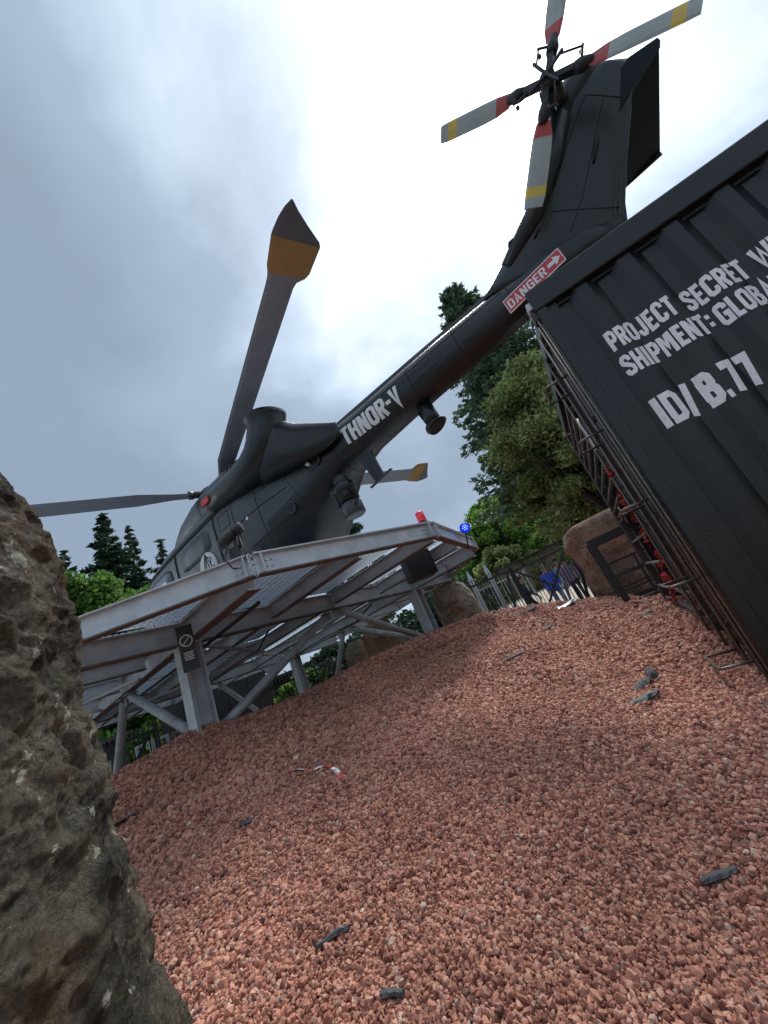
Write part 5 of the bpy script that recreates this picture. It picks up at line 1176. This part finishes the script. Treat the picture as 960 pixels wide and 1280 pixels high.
# ------------------------------------------------------------------ visitors behind the gate
def pave_z(y): return -1.06 + .070 * max(0., y - 12.5)
def person(px, py, d, h, yaw, pose, mats, label, bag=None):
    p = at(px, py, d); t = thing('person', label, 'person', (p.x, p.y, pave_z(p.y) + .004), (0, 0, yaw)); s = h / 1.75
    # joints: index -> position ; the figure faces -y
    st = pose.get('stride', .12); arm = pose.get('arm', .0); bend = pose.get('bend', 0)
    J_ = {'pel': (0, 0, .95), 'sp': (0, -bend * .3, 1.15), 'ch': (0, -bend * .6, 1.35), 'nk': (0, -bend * .8, 1.49), 'hd': (0, -.02 - bend, 1.58), 'hd2': (0, -.03 - bend, 1.70)}
    E_ = [('pel', 'sp'), ('sp', 'ch'), ('ch', 'nk'), ('nk', 'hd'), ('hd', 'hd2')]; Rr = {'pel': .145, 'sp': .135, 'ch': .15, 'nk': .055, 'hd': .085, 'hd2': .08}
    for q, sg_ in (('l', -1), ('r', 1)):
        f = st * sg_
        J_.update({q + 'hip': (sg_ * .10, 0, .90), q + 'kn': (sg_ * .11, -f * .7 - .02, .50), q + 'an': (sg_ * .11, -f + .03, .09), q + 'to': (sg_ * .13, -f - .16, .035)})
        J_.update({q + 'sh': (sg_ * .19, -bend * .6, 1.40), q + 'el': (sg_ * .25, f * .6 - bend * .6, 1.13), q + 'wr': (sg_ * .24, f - .10 - arm - bend * .6, .90 + arm * .8), q + 'pm': (sg_ * .235, f - .13 - arm * 1.2 - bend * .6, .83 + arm * .9)})
        E_ += [('pel', q + 'hip'), (q + 'hip', q + 'kn'), (q + 'kn', q + 'an'), (q + 'an', q + 'to'), ('ch', q + 'sh'), (q + 'sh', q + 'el'), (q + 'el', q + 'wr'), (q + 'wr', q + 'pm')]
        Rr.update({q + 'hip': .09, q + 'kn': .062, q + 'an': .045, q + 'to': .035, q + 'sh': .07, q + 'el': .048, q + 'wr': .030, q + 'pm': .032})
        for k, (dx, dz, rr_) in enumerate(((-.028, -.085, .010), (-.010, -.095, .010), (.010, -.090, .010), (.027, -.072, .009), (0, -.03, .011))):
            b = J_[q + 'pm']; off = (0, -.045, -.03) if k == 4 else (0, dx, dz); J_[q + 'f%d' % k] = (b[0] + off[0], b[1] + off[1], b[2] + off[2]); E_.append((q + 'pm', q + 'f%d' % k)); Rr[q + 'f%d' % k] = rr_
    names = list(J_); me = bpy.data.meshes.new('body'); me.from_pydata([tuple(c * s for c in J_[n_]) for n_ in names], [(names.index(a_), names.index(b_)) for a_, b_ in E_], [])
    o = bpy.data.objects.new('body', me); COL.objects.link(o); o.parent = t
    sk = o.modifiers.new('skin', 'SKIN'); sk.use_smooth_shade = True
    for i, n_ in enumerate(names): me.skin_vertices[0].data[i].radius = (Rr[n_] * s, Rr[n_] * s * (.72 if n_ in ('pel', 'sp', 'ch') else 1)); 
    me.skin_vertices[0].data[names.index('pel')].use_root = True
    sb_ = o.modifiers.new('sub', 'SUBSURF'); sb_.levels = sb_.render_levels = 1
    dg_ = bpy.context.evaluated_depsgraph_get(); ev = o.evaluated_get(dg_); nm_ = bpy.data.meshes.new_from_object(ev); o.modifiers.clear(); o.data = nm_; nm_.materials.clear()
    for mm in mats: nm_.materials.append(mm)     # 0 skin, 1 top, 2 trousers, 3 shoes
    for pl in nm_.polygons:
        c = pl.center / s; out = abs(c.x) > .17
        if c.z > 1.475: k = 0
        elif c.z < .10: k = 3
        elif out and c.z < (.91 + arm * .8) and c.z > .5: k = 0
        elif c.z > .93 or (out and c.z > .8): k = 1
        else: k = 2
        pl.material_index = k; pl.use_smooth = True
    m = MB(); hc = Vector((0, .0 - bend, 1.69)) * s; rings = []
    for i in range(9):
        ph = math.radians(-25 + i * 14.3); rings.append([hc + Vector((math.cos(th) * .098 * math.cos(ph), .02 + math.sin(th) * .108 * math.cos(ph), .095 * math.sin(ph) + (.03 if math.sin(th) < -.3 else -.02) * (1 - i / 8))) * s for th in [k * math.pi / 8 for k in range(16)]])
    m.loft(rings); m.build('hair', mats[4], t)
    m = MB(); fc_ = Vector((0, -.10 - bend, 1.63)) * s; m.tube([fc_ + Vector((0, .0, .03)) * s, fc_ + Vector((0, -.022, -.01)) * s, fc_ + Vector((0, .0, -.02)) * s], [.008 * s, .013 * s, .008 * s], 6); m.build('nose', mats[0], t)
    for sg_ in (-1, 1):
        m = MB(); m.box(fc_ + Vector((sg_ * .032, .006, .028)) * s, (.018 * s, .01, .008 * s)); m.build('eye', 'seam', t)
        m = MB(); m.box(Vector((sg_ * .088, 0 - bend, 1.63)) * s, (.015, .03, .05)); m.build('ear', mats[0], t)
    m = MB(); m.box(fc_ + Vector((0, .010, -.045)) * s, (.036 * s, .008, .008 * s)); m.build('mouth', mat('lips', (.3, .10, .09)), t)
    m = MB(); R_ = []
    if pose.get('coat'):                      # open hem of a loose jacket
        for z, rx, ry in ((1.46, .11, .08), (1.40, .20, .12), (1.2, .18, .13), (.98, .19, .15), (.84, .20, .16)): R_.append([Vector((math.cos(a_) * rx, math.sin(a_) * ry - bend * (.6 if z > 1.1 else .2), z)) * s for a_ in [k * math.pi / 10 for k in range(20)]])
        m.loft(R_); m.build('jacket', mats[1], t)
    return t
def cmat(n, c): return mat(n, c, .8, 0, tuple(x * .65 for x in c), 8)
hair1, hair2, hair3 = cmat('hair_dark', (.03, .022, .018)), cmat('hair_grey', (.28, .26, .24)), cmat('hair_brown', (.10, .06, .035))
denim, navy, dark = cmat('denim', (.16, .27, .45)), cmat('navy_cloth', (.02, .025, .045)), cmat('dark_cloth', (.02, .02, .024))
shoe = cmat('shoe', (.05, .045, .04))
person(666, 757, 14.4, 1.70, 1.1, dict(stride=.30), [M['skin'], navy, dark, shoe, hair1], 'person in dark clothes walking left behind the gate')
person(706, 757, 14.2, 1.74, -.2, dict(stride=.16, coat=1), [M['skin'], cmat('blue_jacket', (.05, .14, .70)), denim, shoe, hair2], 'person in a loose bright blue jacket and jeans behind the gate')
person(722, 750, 15.4, 1.76, .3, dict(stride=.2, coat=1), [M['skin'], cmat('grey_jacket', (.48, .52, .58)), denim, shoe, hair3], 'person in a pale grey jacket behind the blue jacket')
person(730, 747, 14.8, 1.66, -.5, dict(stride=.14), [M['skin'], cmat('mauve_top', (.32, .22, .36)), navy, shoe, hair1], 'person in a mauve grey top and dark trousers')
person(745, 742, 15.2, 1.72, .7, dict(stride=.24, coat=1), [M['skin'], cmat('maroon_top', (.32, .05, .10)), dark, shoe, hair3], 'person in a maroon coat nearest the reddish boulder')

# ------------------------------------------------------------------ scraps lying on the gravel
def hit(px, py):
    r = ray(px, py); lo, hi = .3, 14.; n_ = 400
    for i in range(n_):
        t = lo + (hi - lo) * i / n_; p = r * t
        if p.z < mz(p.x, p.y): break
    a, b = t - (hi - lo) / n_, t
    for _ in range(18):
        c = (a + b) / 2; p = r * c
        if p.z < mz(p.x, p.y): b = c
        else: a = c
    return r * b
def scrap(px, py, L, W_, T__, yaw, mats, label, cat, seed, n=9, pitch=.0, name='scrap'):
    c = hit(px, py); rg = np.random.default_rng(seed); m = MB(); R_ = []
    for i in range(n):
        f = i / (n - 1) - .5; w_ = W_ * (1 - 1.6 * abs(f) ** 2.2) * rg.uniform(.75, 1.1); h_ = T__ * rg.uniform(.7, 1.2); lift = .016 + .35 * T__ * math.sin(f * 5 + seed)
        R_.append([Vector((f * L, w_ / 2 * x + rg.normal(0, .04) * W_, h_ * y + lift + pitch * f * L)) for x, y in ((-1, 0), (-.6, .8), (0, 1), (.7, .7), (1, 0), (.5, -.5), (-.5, -.5))])
    m.loft(R_, sm=False); o = m.build(name, mats); o.location = c; o.rotation_euler = (0, 0, yaw); return tag(o, label, cat)
scrap(418, 1178, .125, .030, .012, .25, 'char', 'charred black stick lying in the lower middle of the gravel', 'debris', 1)
scrap(489, 1252, .10, .028, .010, -.3, 'char', 'small charred stick at the bottom edge of the gravel', 'debris', 2)
scrap(904, 1103, .11, .030, .012, .1, 'scrap', 'dark grey splinter alone on the right side of the gravel', 'debris', 3)
scrap(312, 1030, .11, .045, .015, .5, 'char', 'small dark scrap up slope from the charred stick', 'debris', 4)
scrap(800, 879, .26, .085, .02, -.1, 'char', 'lowest of three black scraps near the container foot', 'debris', 5)
scrap(803, 860, .17, .085, .022, .3, 'scrap', 'middle of three dark scraps near the container foot', 'debris', 6)
scrap(817, 846, .16, .08, .035, 1.2, 'scrap', 'upper upright splinter of three near the container foot', 'debris', 7)
scrap(164, 1022, .24, .15, .006, .9, 'scrap', 'flat blue grey slab beside the near boulder', 'debris', 8)
scrap(640, 823, .30, .14, .006, .5, 'scrap', 'faint grey slab sunk in the middle of the slope', 'debris', 9)
scrap(655, 766, .42, .22, .03, .2, 'scrap', 'dark grey slab lying at the crest below the fence', 'debris', 10)
scrap(702, 760, .52, .20, .04, -.2, 'mesh_silver', 'pale crumpled sheet at the crest below the gate', 'debris', 11)
scrap(676, 791, .34, .14, .02, .1, 'scrap', 'dull slab just below the crest under the pale sheet', 'debris', 12)
scrap(808, 772, .22, .08, .03, -.3, 'rock_grey', 'small grey stone by the foot of the crate frame', 'stone', 13)
# red and white tape
P = [hit(*q) + Vector((0, 0, .022)) for q in ((361, 968), (375, 966), (388, 967), (399, 963), (411, 962), (421, 966), (429, 975))]
m = MB()
for i in range(len(P) - 1):
    d = P[i + 1] - P[i]
    for k in range(2):
        a = P[i] + d * (k / 2); b = P[i] + d * ((k + 1) / 2); s_ = d.cross(Vector((0, 0, 1))).normalized() * .014; up = Vector((0, 0, .008 * math.sin(i * 2.1 + k)))
        m.add([a - s_, a + s_ + up, b + s_ + up, b - s_], [(0, 1, 2, 3)], (i + k) % 2)
o = m.build('barrier_tape', ['tape_r', 'tape_w'], fix=False); tag(o, 'torn strip of red and white tape lying on the gravel', 'tape')
